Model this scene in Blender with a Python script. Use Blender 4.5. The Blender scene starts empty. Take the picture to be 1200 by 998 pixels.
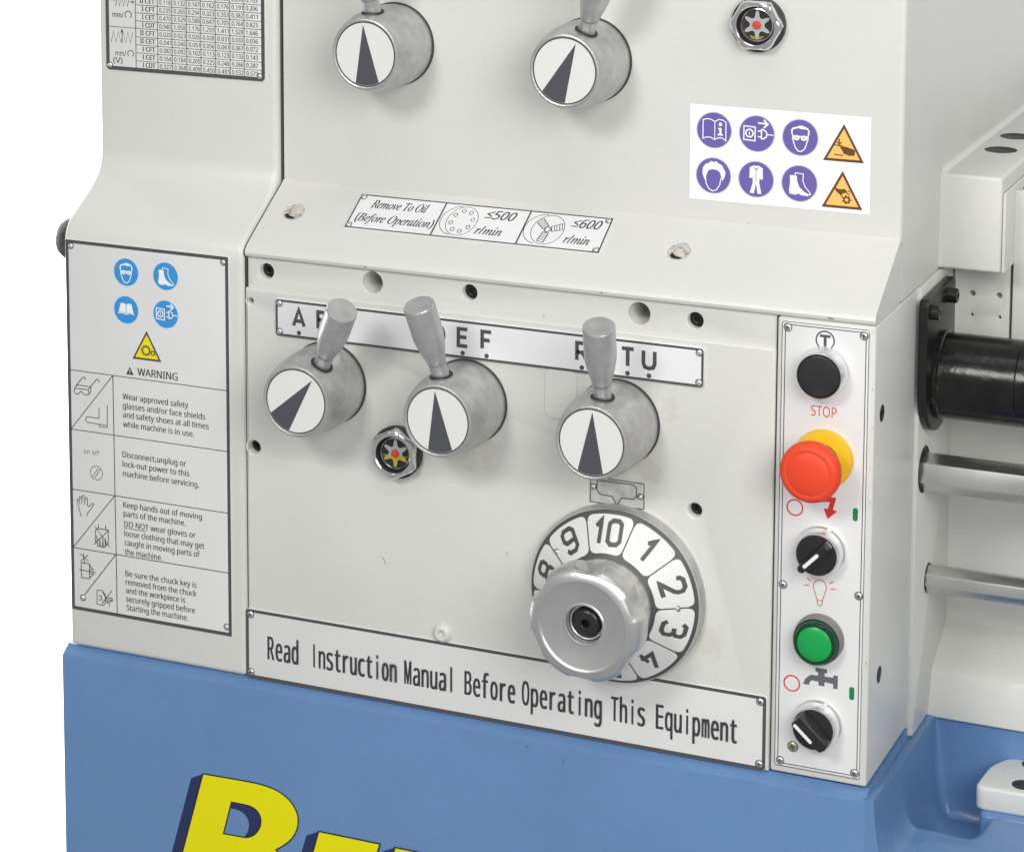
import bpy, bmesh, math, random, os
from mathutils import Vector, Matrix
from mathutils.geometry import tessellate_polygon
random.seed(7)
S = 0.001                       # authored in millimetres
sc = bpy.context.scene
COL = sc.collection
R = math.radians

# ---------------------------------------------------------------- camera
cam_d = bpy.data.cameras.new('camera'); cam = bpy.data.objects.new('camera', cam_d); COL.objects.link(cam)
sc.camera = cam
yaw, pitch = R(24.305), R(7.653)
cam.location = (0.629134, -1.523000, 0.508433)
cam.rotation_euler = (math.pi/2 - pitch, 0, yaw)
cam_d.sensor_fit = 'HORIZONTAL'; cam_d.sensor_width = 36
cam_d.lens = 36*3153/1200
cam_d.shift_x = (600-500.8)/1200
cam_d.shift_y = (-28.8-499)/1200
cam_d.clip_start = 0.05; cam_d.clip_end = 60

# ---------------------------------------------------------------- world and lamps
w = bpy.data.worlds.new('World'); sc.world = w; w.use_nodes = True
nt = w.node_tree; bg = nt.nodes['Background']
bg.inputs[0].default_value = (0.97, 0.985, 1.0, 1); bg.inputs[1].default_value = 0.345

def area(name, loc, target, sx, sy, power, col=(1, 1, 1)):
    d = bpy.data.lights.new(name, 'AREA'); d.shape = 'RECTANGLE'; d.size = sx; d.size_y = sy
    d.energy = power; d.color = col
    o = bpy.data.objects.new(name, d); COL.objects.link(o); o.location = loc
    o.rotation_euler = (Vector(target)-Vector(loc)).to_track_quat('-Z', 'Y').to_euler()
    return o
area('key_softbox', (-0.30, -2.2, 1.40), (0, 0, 0), 0.6, 0.5, 24, (1, 0.985, 0.96))
area('right_softbox', (1.10, -1.20, 0.70), (0.2, 0.05, -0.03), 0.9, 0.9, 19, (1, 0.99, 0.97))
area('top_softbox', (0.35, -0.55, 1.9), (0.15, 0.1, 0), 1.1, 0.7, 5, (1, 1, 1))
area('backdrop_lamp', (-2.4, 0.7, 0.3), (-1.7, 2.3, -0.3), 1.2, 2.4, 240)

sc.view_settings.view_transform = 'Standard'; sc.view_settings.look = 'None'
sc.view_settings.exposure = 0; sc.view_settings.gamma = 1

# ---------------------------------------------------------------- materials
MATS = {}
def mat(name, col, rough=0.5, metal=0.0, noise=0.0, nscale=60, bump=0.0, bscale=400, dirt=None, coat=0.0,
        aniso=0.0, rvar=0.0, spec=0.5, emit=None):
    m = bpy.data.materials.new(name); m.use_nodes = True; MATS[name] = m
    n = m.node_tree.nodes; l = m.node_tree.links; b = n['Principled BSDF']
    b.inputs['Base Color'].default_value = (*col, 1); b.inputs['Roughness'].default_value = rough
    b.inputs['Metallic'].default_value = metal; b.inputs['Coat Weight'].default_value = coat
    b.inputs['Anisotropic'].default_value = aniso; b.inputs['Specular IOR Level'].default_value = spec
    tc = n.new('ShaderNodeTexCoord')
    if noise or dirt:
        tn = n.new('ShaderNodeTexNoise'); tn.inputs['Scale'].default_value = nscale; tn.inputs['Detail'].default_value = 6
        tn.inputs['Roughness'].default_value = 0.6
        l.new(tc.outputs['Object'], tn.inputs['Vector'])
        mr = n.new('ShaderNodeMapRange'); mr.inputs[1].default_value = 0.3; mr.inputs[2].default_value = 0.7
        mr.inputs[3].default_value = 1-noise; mr.inputs[4].default_value = 1+noise*0.6
        l.new(tn.outputs['Fac'], mr.inputs[0])
        mx = n.new('ShaderNodeMix'); mx.data_type = 'RGBA'; mx.blend_type = 'MULTIPLY'; mx.inputs[0].default_value = 1
        mx.inputs[6].default_value = (*col, 1); l.new(mr.outputs[0], mx.inputs[7])
        out = mx.outputs[2]
        if dirt:                                  # sparse small specks and smudges of oily dirt
            dc, dth, dsc, damt = dirt
            t2 = n.new('ShaderNodeTexNoise'); t2.inputs['Scale'].default_value = dsc; t2.inputs['Detail'].default_value = 3
            l.new(tc.outputs['Object'], t2.inputs['Vector'])
            r2 = n.new('ShaderNodeMapRange'); r2.inputs[1].default_value = dth; r2.inputs[2].default_value = dth+0.05
            r2.inputs[3].default_value = 0; r2.inputs[4].default_value = damt; l.new(t2.outputs['Fac'], r2.inputs[0])
            m2 = n.new('ShaderNodeMix'); m2.data_type = 'RGBA'; l.new(r2.outputs[0], m2.inputs[0])
            l.new(out, m2.inputs[6]); m2.inputs[7].default_value = (*dc, 1); out = m2.outputs[2]
        l.new(out, b.inputs['Base Color'])
    if name == 'grey_paint':                      # oily smears that have seeped out round the shafts
        for sx_, sz_, sr_, amt in ((-0.016, -0.018, 0.009, .30), (-0.028, -0.026, 0.008, .30), (0.132, -0.120, 0.012, .3), (0.092, -0.016, 0.009, .35), (-0.110, 0.030, 0.008, .3), (0.106, 0.024, 0.008, .25)):
            vd = n.new('ShaderNodeVectorMath'); vd.operation = 'DISTANCE'; l.new(tc.outputs['Object'], vd.inputs[0]); vd.inputs[1].default_value = (sx_, 0, sz_)
            t4 = n.new('ShaderNodeTexNoise'); t4.inputs['Scale'].default_value = 150; t4.inputs['Detail'].default_value = 5; l.new(tc.outputs['Object'], t4.inputs['Vector'])
            mm = n.new('ShaderNodeMath'); mm.operation = 'MULTIPLY_ADD'; l.new(t4.outputs['Fac'], mm.inputs[0]); mm.inputs[1].default_value = 0.022; l.new(vd.outputs['Value'], mm.inputs[2])
            r5 = n.new('ShaderNodeMapRange'); r5.interpolation_type = 'SMOOTHSTEP'; r5.inputs[1].default_value = sr_*0.6+0.009; r5.inputs[2].default_value = sr_+0.013; r5.inputs[3].default_value = amt; r5.inputs[4].default_value = 0
            l.new(mm.outputs[0], r5.inputs[0])
            m5 = n.new('ShaderNodeMix'); m5.data_type = 'RGBA'; l.new(r5.outputs[0], m5.inputs[0]); l.new(out, m5.inputs[6]); m5.inputs[7].default_value = (0.50, 0.46, 0.36, 1)
            out = m5.outputs[2]
        l.new(out, b.inputs['Base Color'])
    if rvar:
        t3 = n.new('ShaderNodeTexNoise'); t3.inputs['Scale'].default_value = nscale*0.5; t3.inputs['Detail'].default_value = 5
        l.new(tc.outputs['Object'], t3.inputs['Vector'])
        r3 = n.new('ShaderNodeMapRange'); r3.inputs[3].default_value = rough-rvar; r3.inputs[4].default_value = rough+rvar
        l.new(t3.outputs['Fac'], r3.inputs[0]); l.new(r3.outputs[0], b.inputs['Roughness'])
    if bump:
        tb = n.new('ShaderNodeTexNoise'); tb.inputs['Scale'].default_value = bscale; tb.inputs['Detail'].default_value = 4
        l.new(tc.outputs['Object'], tb.inputs['Vector'])
        bp = n.new('ShaderNodeBump'); bp.inputs['Strength'].default_value = bump; bp.inputs['Distance'].default_value = 0.001
        l.new(tb.outputs['Fac'], bp.inputs['Height']); l.new(bp.outputs[0], b.inputs['Normal'])
    if emit:
        b.inputs['Emission Color'].default_value = (*emit[0], 1); b.inputs['Emission Strength'].default_value = emit[1]
    return m
PAINT = (0.66, 0.66, 0.628)
mat('grey_paint', PAINT, 0.36, noise=0.03, nscale=9, bump=0.28, bscale=150, dirt=((0.33, 0.29, 0.22), 0.76, 120, 0.6), rvar=0.06)
mat('cast_paint', (0.64, 0.64, 0.605), 0.38, noise=0.04, nscale=14, bump=0.5, bscale=55, dirt=((0.2, 0.17, 0.13), 0.77, 60, 0.5), rvar=0.08)
mat('blue_paint', (0.122, 0.238, 0.45), 0.32, noise=0.05, nscale=12, bump=0.42, bscale=150, dirt=((0.03, 0.05, 0.11), 0.75, 110, 0.6), rvar=0.08)
mat('zinc', (0.50, 0.50, 0.50), 0.37, 0.62, noise=0.20, nscale=90, bump=0.22, bscale=900, rvar=0.06, dirt=((0.18, 0.18, 0.18), 0.72, 160, 0.4))
mat('handle_metal', (0.52, 0.52, 0.52), 0.34, 0.6, noise=0.14, nscale=90, bump=0.15, bscale=900, rvar=0.06)
mat('star_grey', (0.42, 0.45, 0.44), 0.45)
mat('turned_alu', (0.66, 0.66, 0.65), 0.36, 0.85, noise=0.06, nscale=50, bump=0.05, bscale=900, aniso=0.4, rvar=0.05)
mat('bright_steel', (0.66, 0.655, 0.64), 0.27, 0.95, noise=0.08, nscale=40, bump=0.05, bscale=500, rvar=0.08, dirt=((0.24, 0.19, 0.12), 0.68, 45, 0.55))
mat('chrome', (0.78, 0.78, 0.78), 0.16, 0.95, noise=0.04, nscale=200)
mat('rivet_metal', (0.72, 0.72, 0.72), 0.25, 0.8)
mat('sign_plate', (0.785, 0.785, 0.775), 0.42, 0.15, noise=0.02, nscale=30, rvar=0.04)
mat('letter_plate', (0.84, 0.84, 0.85), 0.33, 0.12, noise=0.02, nscale=30, rvar=0.04)
mat('control_plate', (0.80, 0.80, 0.80), 0.38, 0.1, noise=0.02, nscale=40)
mat('etched_plate', (0.66, 0.66, 0.64), 0.34, 0.3, noise=0.25, nscale=130)
mat('print_dark', (0.04, 0.04, 0.042), 0.5)
mat('print_border', (0.075, 0.075, 0.077), 0.45)
mat('arrow_grey', (0.072, 0.075, 0.09), 0.42, noise=0.06, nscale=300)
mat('disc_white', (0.74, 0.74, 0.72), 0.35, noise=0.015, nscale=200)
mat('sticker_white', (0.90, 0.90, 0.90), 0.4)
mat('print_white', (0.86, 0.86, 0.88), 0.45)
mat('purple', (0.150, 0.112, 0.385), 0.5, spec=0.3)
mat('lens_tint', (0.66, 0.66, 0.64), 0.45)
mat('purple_halo', (0.50, 0.48, 0.66), 0.45)
mat('sign_blue', (0.035, 0.29, 0.66), 0.42)
mat('halo_blue', (0.50, 0.66, 0.82), 0.45)
mat('sign_orange', (0.90, 0.52, 0.13), 0.45)
mat('sign_brown', (0.13, 0.055, 0.02), 0.45)
mat('sign_yellow', (0.82, 0.72, 0.008), 0.5, spec=0.25)
mat('brand_yellow', (0.80, 0.74, 0.002), 0.5, spec=0.25)
mat('brand_navy', (0.018, 0.025, 0.11), 0.36)
mat('brand_outline', (0.008, 0.010, 0.025), 0.4)
mat('print_red', (0.62, 0.03, 0.035), 0.45)
mat('print_green', (0.006, 0.22, 0.07), 0.4)
mat('bulb_red', (0.50, 0.12, 0.08), 0.45)
mat('tap_grey', (0.13, 0.13, 0.155), 0.45)
mat('black_plastic', (0.018, 0.018, 0.019), 0.28, bump=0.05, bscale=600)
mat('black_matt', (0.03, 0.03, 0.03), 0.5, noise=0.2, nscale=100)
mat('black_button', (0.022, 0.022, 0.024), 0.33, noise=0.25, nscale=120)
mat('black_steel', (0.014, 0.0135, 0.013), 0.20, 0.4, noise=0.4, nscale=70, rvar=0.1, bump=0.25, bscale=160, dirt=((0.12, 0.08, 0.05), 0.66, 60, 0.5))
mat('flange_black', (0.016, 0.016, 0.016), 0.30, 0.3, noise=0.2, nscale=60)
mat('screw_black', (0.03, 0.028, 0.026), 0.3, 0.6)
mat('estop_red', (0.78, 0.066, 0.024), 0.45, spec=0.3, bump=0.03, bscale=500)
mat('estop_yellow', (0.82, 0.50, 0.012), 0.40)
mat('lens_green', (0.004, 0.33, 0.065), 0.30, emit=((0.0, 0.5, 0.12), 0.04))
mat('lens_rim', (0.003, 0.045, 0.016), 0.2)
mat('grey_rubber', (0.21, 0.19, 0.185), 0.5)
mat('bezel', (0.80, 0.80, 0.80), 0.22, 0.75)
mat('white_mark', (0.82, 0.82, 0.80), 0.4)
mat('hole_dark', (0.02, 0.02, 0.02), 0.6)
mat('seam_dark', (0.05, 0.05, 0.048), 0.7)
mat('sight_red', (0.75, 0.05, 0.03), 0.35)
mat('oil_yellow', (0.45, 0.40, 0.07), 0.25)
mat('knurl', (0.07, 0.07, 0.062), 0.45, 0.3, bump=0.9, bscale=700)
mat('brass_screw', (0.50, 0.47, 0.33), 0.35, 0.7)
mat('backdrop_white', (0.92, 0.92, 0.92), 0.9, spec=0.0)
mat('filler_paste', (0.60, 0.58, 0.52), 0.5, noise=0.25, nscale=260, bump=1.0, bscale=420, dirt=((0.18, 0.10, 0.08), 0.55, 260, 0.6))
# thin clear cover glass
g = mat('clear_glass', (1, 1, 1), 0.03); g.node_tree.nodes['Principled BSDF'].inputs['Transmission Weight'].default_value = 1
g.node_tree.nodes['Principled BSDF'].inputs['IOR'].default_value = 1.25

# oil-stain paint around the dial: warm patches have a shape of their own
# ---------------------------------------------------------------- object helpers
def link(name, me, parent=None, mats=(), smooth=True, ang=35):
    o = bpy.data.objects.new(name, me); COL.objects.link(o)
    for m in mats: me.materials.append(MATS[m])
    if smooth and len(me.polygons):
        me.polygons.foreach_set('use_smooth', [True]*len(me.polygons))
        try: me.set_sharp_from_angle(angle=R(ang))
        except Exception: pass
    if parent is not None:
        o.parent = parent; o.matrix_parent_inverse = parent_inv(parent)
    return o
def parent_inv(p):
    m = Matrix()
    chain = []
    q = p
    while q is not None: chain.append(q); q = q.parent
    for q in reversed(chain):
        m = m @ q.matrix_parent_inverse @ Matrix.Translation(q.location) if q.parent else Matrix.Translation(q.location)
    return m.inverted()
def empty(name, loc, label, cat, group=None):
    o = bpy.data.objects.new(name, None); COL.objects.link(o); o.location = [c*S for c in loc]; o.empty_display_size = 0.05
    o['label'] = label; o['category'] = cat
    if group: o['group'] = group
    return o
def fin(bm, name, parent, mats, smooth=True, ang=35):
    me = bpy.data.meshes.new(name)
    for v in bm.verts: v.co *= S
    bm.normal_update(); bm.to_mesh(me); bm.free()
    return link(name, me, parent, mats if isinstance(mats, (list, tuple)) else [mats], smooth, ang)

def box(name, x0, x1, y0, y1, z0, z1, m, parent, bev=0, seg=3):
    bm = bmesh.new(); bmesh.ops.create_cube(bm, size=1)
    for v in bm.verts:
        v.co = Vector(((x0+x1)/2+v.co.x*(x1-x0), (y0+y1)/2+v.co.y*(y1-y0), (z0+z1)/2+v.co.z*(z1-z0)))
    if bev: bmesh.ops.bevel(bm, geom=bm.edges[:], offset=bev, segments=seg, profile=0.5, affect='EDGES')
    return fin(bm, name, parent, m)

def prism(name, prof, a0, a1, axis, m, parent, bev=0, seg=3, only=None, ang=35):
    """extrude a 2D profile between a0 and a1. axis 'x': prof is (y,z); 'y': prof is (x,z); 'z': (x,y)"""
    def P(u, v, a): return {'x': (a, u, v), 'y': (u, a, v), 'z': (u, v, a)}[axis]
    bm = bmesh.new()
    A = [bm.verts.new(P(u, v, a0)) for u, v in prof]; B = [bm.verts.new(P(u, v, a1)) for u, v in prof]
    bm.faces.new(A); bm.faces.new(B[::-1]); n = len(prof)
    for i in range(n): bm.faces.new((A[i], B[i], B[(i+1) % n], A[(i+1) % n]))
    bmesh.ops.recalc_face_normals(bm, faces=bm.faces[:])
    if bev:
        es = [e for e in bm.edges if e.calc_face_angle(0) > R(40)]
        bmesh.ops.bevel(bm, geom=es, offset=bev, segments=seg, profile=0.5, affect='EDGES')
    return fin(bm, name, parent, m, ang=ang)

def basis(d):
    d = Vector(d).normalized()
    up = Vector((0, 0, 1)) if abs(d.z) < 0.9 else Vector((1, 0, 0))
    u = up.cross(d).normalized(); v = d.cross(u); return u, v, d
def lathe(name, prof, origin, direc, m, parent, n=64, ang=35, mi=None, bm=None, done=True, off=None):
    """prof: list of (radius, distance along direc) ; radius 0 closes"""
    u, v, d = basis(direc); o = Vector(origin)
    bm = bm or bmesh.new(); prev = None
    for i, (r, h) in enumerate(prof):
        if r <= 1e-6: ring = [bm.verts.new(o+d*h)]
        else: ring = [bm.verts.new(o+d*h+(u*math.cos(2*math.pi*k/n)+v*math.sin(2*math.pi*k/n))*r) for k in range(n)]
        if prev is not None:
            for k in range(n):
                k2 = (k+1) % n
                if len(prev) == 1 and len(ring) == 1: continue
                if len(prev) == 1: f = bm.faces.new((prev[0], ring[k], ring[k2]))
                elif len(ring) == 1: f = bm.faces.new((prev[k2], prev[k], ring[0]))
                else: f = bm.faces.new((prev[k2], prev[k], ring[k], ring[k2]))
                if mi: f.material_index = mi[i-1]
        prev = ring
    if not done: return bm
    bmesh.ops.recalc_face_normals(bm, faces=bm.faces[:])
    return fin(bm, name, parent, m, ang=ang)

# loops as functions of an inset (positive = smaller outline)
def rr(x0, z0, x1, z1, r=0, n=6):
    def f(o):
        a, b, c, d, q = x0+o, z0+o, x1-o, z1-o, max(r-o, 0.01) if r else 0
        if not r: return [(a, b), (c, b), (c, d), (a, d)]
        P = []
        for cx, cz, t0 in ((c-q, b+q, -90), (c-q, d-q, 0), (a+q, d-q, 90), (a+q, b+q, 180)):
            for k in range(n+1):
                t = R(t0+90*k/n); P.append((cx+q*math.cos(t), cz+q*math.sin(t)))
        return P
    return f
def circ(cx, cz, r, n=40, sx=1.0):
    def f(o): return [(cx+(r+o*-1)*math.cos(2*math.pi*k/n)*sx, cz+(r-o)*math.sin(2*math.pi*k/n)) for k in range(n)]
    return f
def slab(name, outer, holes, y0, y1, m, parent, ch=0.8, ang=50, back=True):
    """a plate in the XZ plane, front at y0 (towards the camera), back at y1, with real through holes and rounded edges"""
    bm = bmesh.new()
    steps = [(0, ch), (0.25, 0.45), (0.6, 0.13), (1, 0)] if ch else [(0, 0)]
    steps = [(s*ch, q if i == 0 else q*ch) for i, (s, q) in enumerate(steps)] if ch else steps
    loops = []
    for f, sgn in [(outer, 1)]+[(h, -1) for h in holes]:
        rings = []
        for ins, dy in [(0, y1-y0)]+steps:
            rings.append([bm.verts.new((x, y0+dy, z)) for x, z in f(ins*sgn)])
        for a, b in zip(rings, rings[1:]):
            n = len(a)
            for k in range(n): bm.faces.new((a[k], a[(k+1) % n], b[(k+1) % n], b[k]))
        loops.append(rings[-1])
    flat = [v for L in loops for v in L]
    for t in tessellate_polygon([[Vector((v.co.x, v.co.z, 0)) for v in L] for L in loops]):
        try: bm.faces.new([flat[i] for i in t])
        except ValueError: pass
    bmesh.ops.recalc_face_normals(bm, faces=bm.faces[:])
    fr = [f for f in bm.faces if abs(f.normal.y) > 0.99 and abs(f.calc_center_median().y-y0) < 1e-4]
    if fr and fr[0].normal.y > 0: bmesh.ops.reverse_faces(bm, faces=bm.faces[:])
    return fin(bm, name, parent, m, ang=ang)

# ---------------------------------------------------------------- flat print: frames, strokes, fills, text
class Frame:
    def __init__(s, o, u=(1, 0, 0), v=(0, 0, 1)):
        s.o = Vector(o); s.u = Vector(u).normalized(); s.v = Vector(v).normalized(); s.n = s.u.cross(s.v)
    def p(s, a, b, d=0): return s.o+s.u*a+s.v*b+s.n*d      # n points out of the surface, towards the viewer
FRONT = lambda y: Frame((0, y, 0))
class Print:
    def __init__(s, fr, d=0.04): s.fr = fr; s.bm = bmesh.new(); s.d = d; s.m = []
    def mi(s, m):
        if m not in s.m: s.m.append(m)
        return s.m.index(m)
    def fill(s, loops, m, up=True):
        if up: s.d += 0.03
        if not isinstance(loops[0][0], (list, tuple)): loops = [loops]
        vs = [s.bm.verts.new(s.fr.p(a, b, s.d)) for L in loops for a, b in L]
        i = s.mi(m)
        for t in tessellate_polygon([[Vector((a, b, 0)) for a, b in L] for L in loops]):
            try: f = s.bm.faces.new([vs[k] for k in t])
            except ValueError: continue
            f.normal_update()
            if f.normal.dot(s.fr.n) < 0: f.normal_flip()
            f.material_index = i
    def stroke(s, pts, wd, m, closed=False):
        s.d += 0.03; h = wd/2; n = len(pts); L = []; Rr = []
        P = [Vector(p) for p in pts]
        for i in range(n):
            a = P[i-1] if (i > 0 or closed) else None; c = P[(i+1) % n] if (i < n-1 or closed) else None; b = P[i]
            d1 = (b-a).normalized() if a is not None else None; d2 = (c-b).normalized() if c is not None else None
            if d1 is None: nn = Vector((-d2.y, d2.x)); k = 1
            elif d2 is None: nn = Vector((-d1.y, d1.x)); k = 1
            else:
                n1 = Vector((-d1.y, d1.x)); n2 = Vector((-d2.y, d2.x)); nn = (n1+n2)
                if nn.length < 1e-3: nn = n1; k = 1
                else: nn.normalize(); k = min(1/max(nn.dot(n1), 0.2), 2.2)
            L.append(b+nn*h*k); Rr.append(b-nn*h*k)
        i0 = s.mi(m)
        lv = [s.bm.verts.new(s.fr.p(q.x, q.y, s.d)) for q in L]; rv = [s.bm.verts.new(s.fr.p(q.x, q.y, s.d)) for q in Rr]
        for i in range(n if closed else n-1):
            j = (i+1) % n
            f = s.bm.faces.new((rv[i], rv[j], lv[j], lv[i])); f.material_index = i0
            f.normal_update()
            if f.normal.dot(s.fr.n) < 0: f.normal_flip()
    def ring(s, c, ro, ri, m, n=40):
        s.fill([ell(c, ro, ro, n), ell(c, ri, ri, n)], m)
    def done(s, name, parent):
        return fin(s.bm, name, parent, s.m, smooth=False)
def ell(c, a, b, n=40, t0=0, t1=360):
    full = abs(t1-t0-360) < 1e-6
    k = n if full else n+1
    return [(c[0]+a*math.cos(R(t0+(t1-t0)*i/n)), c[1]+b*math.sin(R(t0+(t1-t0)*i/n))) for i in range(k)]
def tr(pts, c, s): return [(c[0]+x*s, c[1]+y*s) for x, y in pts]

def load_font(fn):
    try:
        p = bpy.utils.system_resource('DATAFILES', path='fonts')
        return bpy.data.fonts.load(os.path.join(p, fn))
    except Exception: return None
FONT = {'sans': load_font('NotoSansMath-Regular.woff2'), 'mono': load_font('DejaVuSansMono.woff2')}
TXT = {}
def text_mesh(s, font, off, shear, space):
    key = (s, font, off, shear, space)
    if key in TXT: return TXT[key]
    c = bpy.data.curves.new('t', 'FONT'); c.body = s; c.offset = off; c.shear = shear; c.space_character = space
    c.resolution_u = 3
    if FONT.get(font): c.font = FONT[font]
    o = bpy.data.objects.new('t', c); COL.objects.link(o)
    bpy.context.view_layer.update()
    me = bpy.data.meshes.new_from_object(o.evaluated_get(bpy.context.evaluated_depsgraph_get()))
    vs = [(v.co.x, v.co.y) for v in me.vertices]; fs = [tuple(p.vertices) for p in me.polygons]
    bpy.data.objects.remove(o); bpy.data.curves.remove(c); bpy.data.meshes.remove(me)
    TXT[key] = (vs, fs); return TXT[key]
CAPH = {}
def cap_h(font, off):
    if (font, off) not in CAPH:
        v, _ = text_mesh('H', font, off, 0, 1); ys = [p[1] for p in v]; CAPH[(font, off)] = (min(ys), max(ys)-min(ys))
    return CAPH[(font, off)]
def bold_text(pr, s, x0, x1, zb, cap, m, e, **k):
    for dx in (0, e/2, e): add_text(pr, s, x0+dx, x1-e+dx, zb, cap, m, **k)
class ConeFrame(Frame):
    def p(s, a, b, d=0):          # print that follows the conical number dial
        r = math.hypot(a-DX, b-DZ); return Vector((a, -(9.6+(55.0-r)*0.5794)-0.06-d, b))
DX, DZ = 72.9, -97.6
def mono_text(pr, s, x0, x1, zb, cap, m, e=0.5):
    # narrow fixed-pitch lettering: every letter centred in its own cell
    n = len(s); cw = (x1-x0)/(n-0.15); b0, ch = cap_h('sans', 0.0)
    for i, c in enumerate(s):
        vs, _ = text_mesh(c, 'sans', 0.0, 0, 1); xs = [v[0] for v in vs]; wd = (max(xs)-min(xs))/ch*cap*0.60
        wd = min(wd, cw*0.86); 
        if c in 'Il': wd = e*1.6
        elif c == 'i': wd = e*2.0
        cx = x0+(i+0.425)*cw
        if c in 'Ili':
            pr.d += 0.03; h = cap*(0.76 if c == 'i' else (1.06 if c == 'l' else 1.0))
            pr.fill([(cx-e*.85, zb), (cx+e*.85, zb), (cx+e*.85, zb+h), (cx-e*.85, zb+h)], m)
            if c == 'i': pr.fill([(cx-e*.9, zb+cap*.88), (cx+e*.9, zb+cap*.88), (cx+e*.9, zb+cap*1.02), (cx-e*.9, zb+cap*1.02)], m)
        else:
            for dx in (-e/2, 0, e/2): add_text(pr, c, cx-wd/2+e/2+dx, cx+wd/2-e/2+dx, zb, cap, m)
GL = {'A': [[(0, 0), (.5, 1), (1, 0)], [(.18, .30), (.82, .30)]], 'B': [[(0, 0), (0, 1), (.62, 1), (.88, .92), (.92, .76), (.86, .60), (.6, .53), (0, .53)], [(.6, .53), (.94, .44), (1, .27), (.92, .08), (.62, 0), (0, 0)]],
 'C': [[(1, .76), (.86, .94), (.55, 1), (.2, .92), (.02, .7), (0, .3), (.18, .08), (.55, 0), (.86, .06), (1, .24)]], 'D': [[(0, 0), (0, 1), (.5, 1), (.85, .88), (1, .62), (1, .38), (.85, .12), (.5, 0), (0, 0)]],
 'E': [[(1, 1), (0, 1), (0, 0), (1, 0)], [(0, .52), (.9, .52)]], 'F': [[(1, 1), (0, 1), (0, 0)], [(0, .50), (.85, .50)]], 'R': [[(0, 0), (0, 1), (.65, 1), (.92, .9), (.96, .72), (.88, .54), (.6, .46), (0, .46)], [(.55, .46), (1, 0)]],
 'S': [[(.96, .82), (.8, .96), (.5, 1), (.18, .95), (.04, .76), (.16, .6), (.82, .42), (.98, .24), (.84, .05), (.5, 0), (.16, .05), (0, .2)]], 'T': [[(0, 1), (1, 1)], [(.5, 1), (.5, 0)]], 'U': [[(0, 1), (0, .28), (.14, .06), (.5, 0), (.86, .06), (1, .28), (1, 1)]],
 '0': [[(.25, 0), (.75, 0), (1, .14), (1, .86), (.75, 1), (.25, 1), (0, .86), (0, .14)]], '1': [[(.0, .70), (.85, 1.0), (.85, 0)]], '2': [[(0, .74), (.04, .88), (.24, 1), (.76, 1), (1, .86), (1, .66), (.86, .5), (0, 0), (1, 0)]],
 '3': [[(0, .84), (.2, 1), (.78, 1), (1, .87), (1, .65), (.8, .53), (.42, .53)], [(.8, .53), (1, .40), (1, .13), (.78, 0), (.2, 0), (0, .16)]], '4': [[(.62, 1), (0, .27), (1, .27)], [(.72, .55), (.72, 0)]],
 '5': [[(.95, 1), (.06, 1), (.02, .55), (.7, .6), (1, .45), (1, .15), (.78, 0), (.2, 0), (0, .14)]], '6': [[(.95, .86), (.75, 1), (.25, 1), (0, .84), (0, .14), (.22, 0), (.78, 0), (1, .14), (1, .42), (.78, .56), (0, .52)]],
 '7': [[(0, 1), (1, 1), (.3, 0)]], '9': [[(.05, .14), (.25, 0), (.75, 0), (1, .16), (1, .86), (.78, 1), (.22, 1), (0, .86), (0, .58), (.22, .44), (1, .48)]]}
def stroke_glyph(p, ch, x0, x1, z0, h, wd, m, rot=None):
    def T(x, z):
        X = x0+wd/2+x*(x1-x0-wd); Z = z0+wd/2+z*(h-wd)
        if rot:
            t = R(rot[2]); dx, dz = X-rot[0], Z-rot[1]
            return (rot[0]+dx*math.cos(t)-dz*math.sin(t), rot[1]+dx*math.sin(t)+dz*math.cos(t))
        return (X, Z)
    if ch == '8':
        for L in ([(.25, .53), (.75, .53), (.95, .65), (.95, .88), (.75, 1), (.25, 1), (.05, .88), (.05, .65)], [(.25, .53), (.75, .53), (1, .40), (1, .13), (.75, 0), (.25, 0), (0, .13), (0, .40)]):
            p.stroke([T(*q) for q in L], wd, m, True)
        return
    for L in GL[ch]:
        L = list(L)
        if isinstance(p.fr, ConeFrame):
            L2 = []
            for q0, q1 in zip(L, L[1:]+([L[0]] if ch == '0' else [])):
                for k in range(5): L2.append((q0[0]+(q1[0]-q0[0])*k/5, q0[1]+(q1[1]-q0[1])*k/5))
            L = L2 if ch == '0' else L2+[L[-1]]
        p.stroke([T(*q) for q in L], wd, m, closed=(ch == '0'))
    if ch in 'ETFLD' : 
        pass
def add_text(pr, s, x0, x1, zb, cap, m, font='sans', off=0.0, shear=0.0, space=1.0, rot=None):
    """text from x0 to x1 with its baseline at zb; rot=(cx,cz,deg) turns it about a point afterwards"""
    vs, fs = text_mesh(s, font, off, shear, space)
    b0, ch = cap_h(font, off); xs = [v[0] for v in vs]; a, b = min(xs), max(xs)
    sx = (x1-x0)/(b-a); sy = cap/ch; pr.d += 0.03; i = pr.mi(m); out = []
    for x, y in vs:
        X, Z = x0+(x-a)*sx, zb+(y-b0)*sy
        if rot:
            t = R(rot[2]); dx, dz = X-rot[0], Z-rot[1]
            X, Z = rot[0]+dx*math.cos(t)-dz*math.sin(t), rot[1]+dx*math.sin(t)+dz*math.cos(t)
        out.append(pr.bm.verts.new(pr.fr.p(X, Z, pr.d)))
    for f in fs:
        try: q = pr.bm.faces.new([out[k] for k in f])
        except ValueError: continue
        q.material_index = i; q.normal_update()
        if q.normal.dot(pr.fr.n) < 0: q.normal_flip()

# ================================================================ SETTING
bm = bmesh.new()
vs = [bm.verts.new(p) for p in ((-6000, 2300, -3000), (4000, 2300, -3000), (4000, 2300, 4000), (-6000, 2300, 4000))]
bm.faces.new(vs); bd = fin(bm, 'backdrop', None, 'backdrop_white'); bd['kind'] = 'structure'

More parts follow.
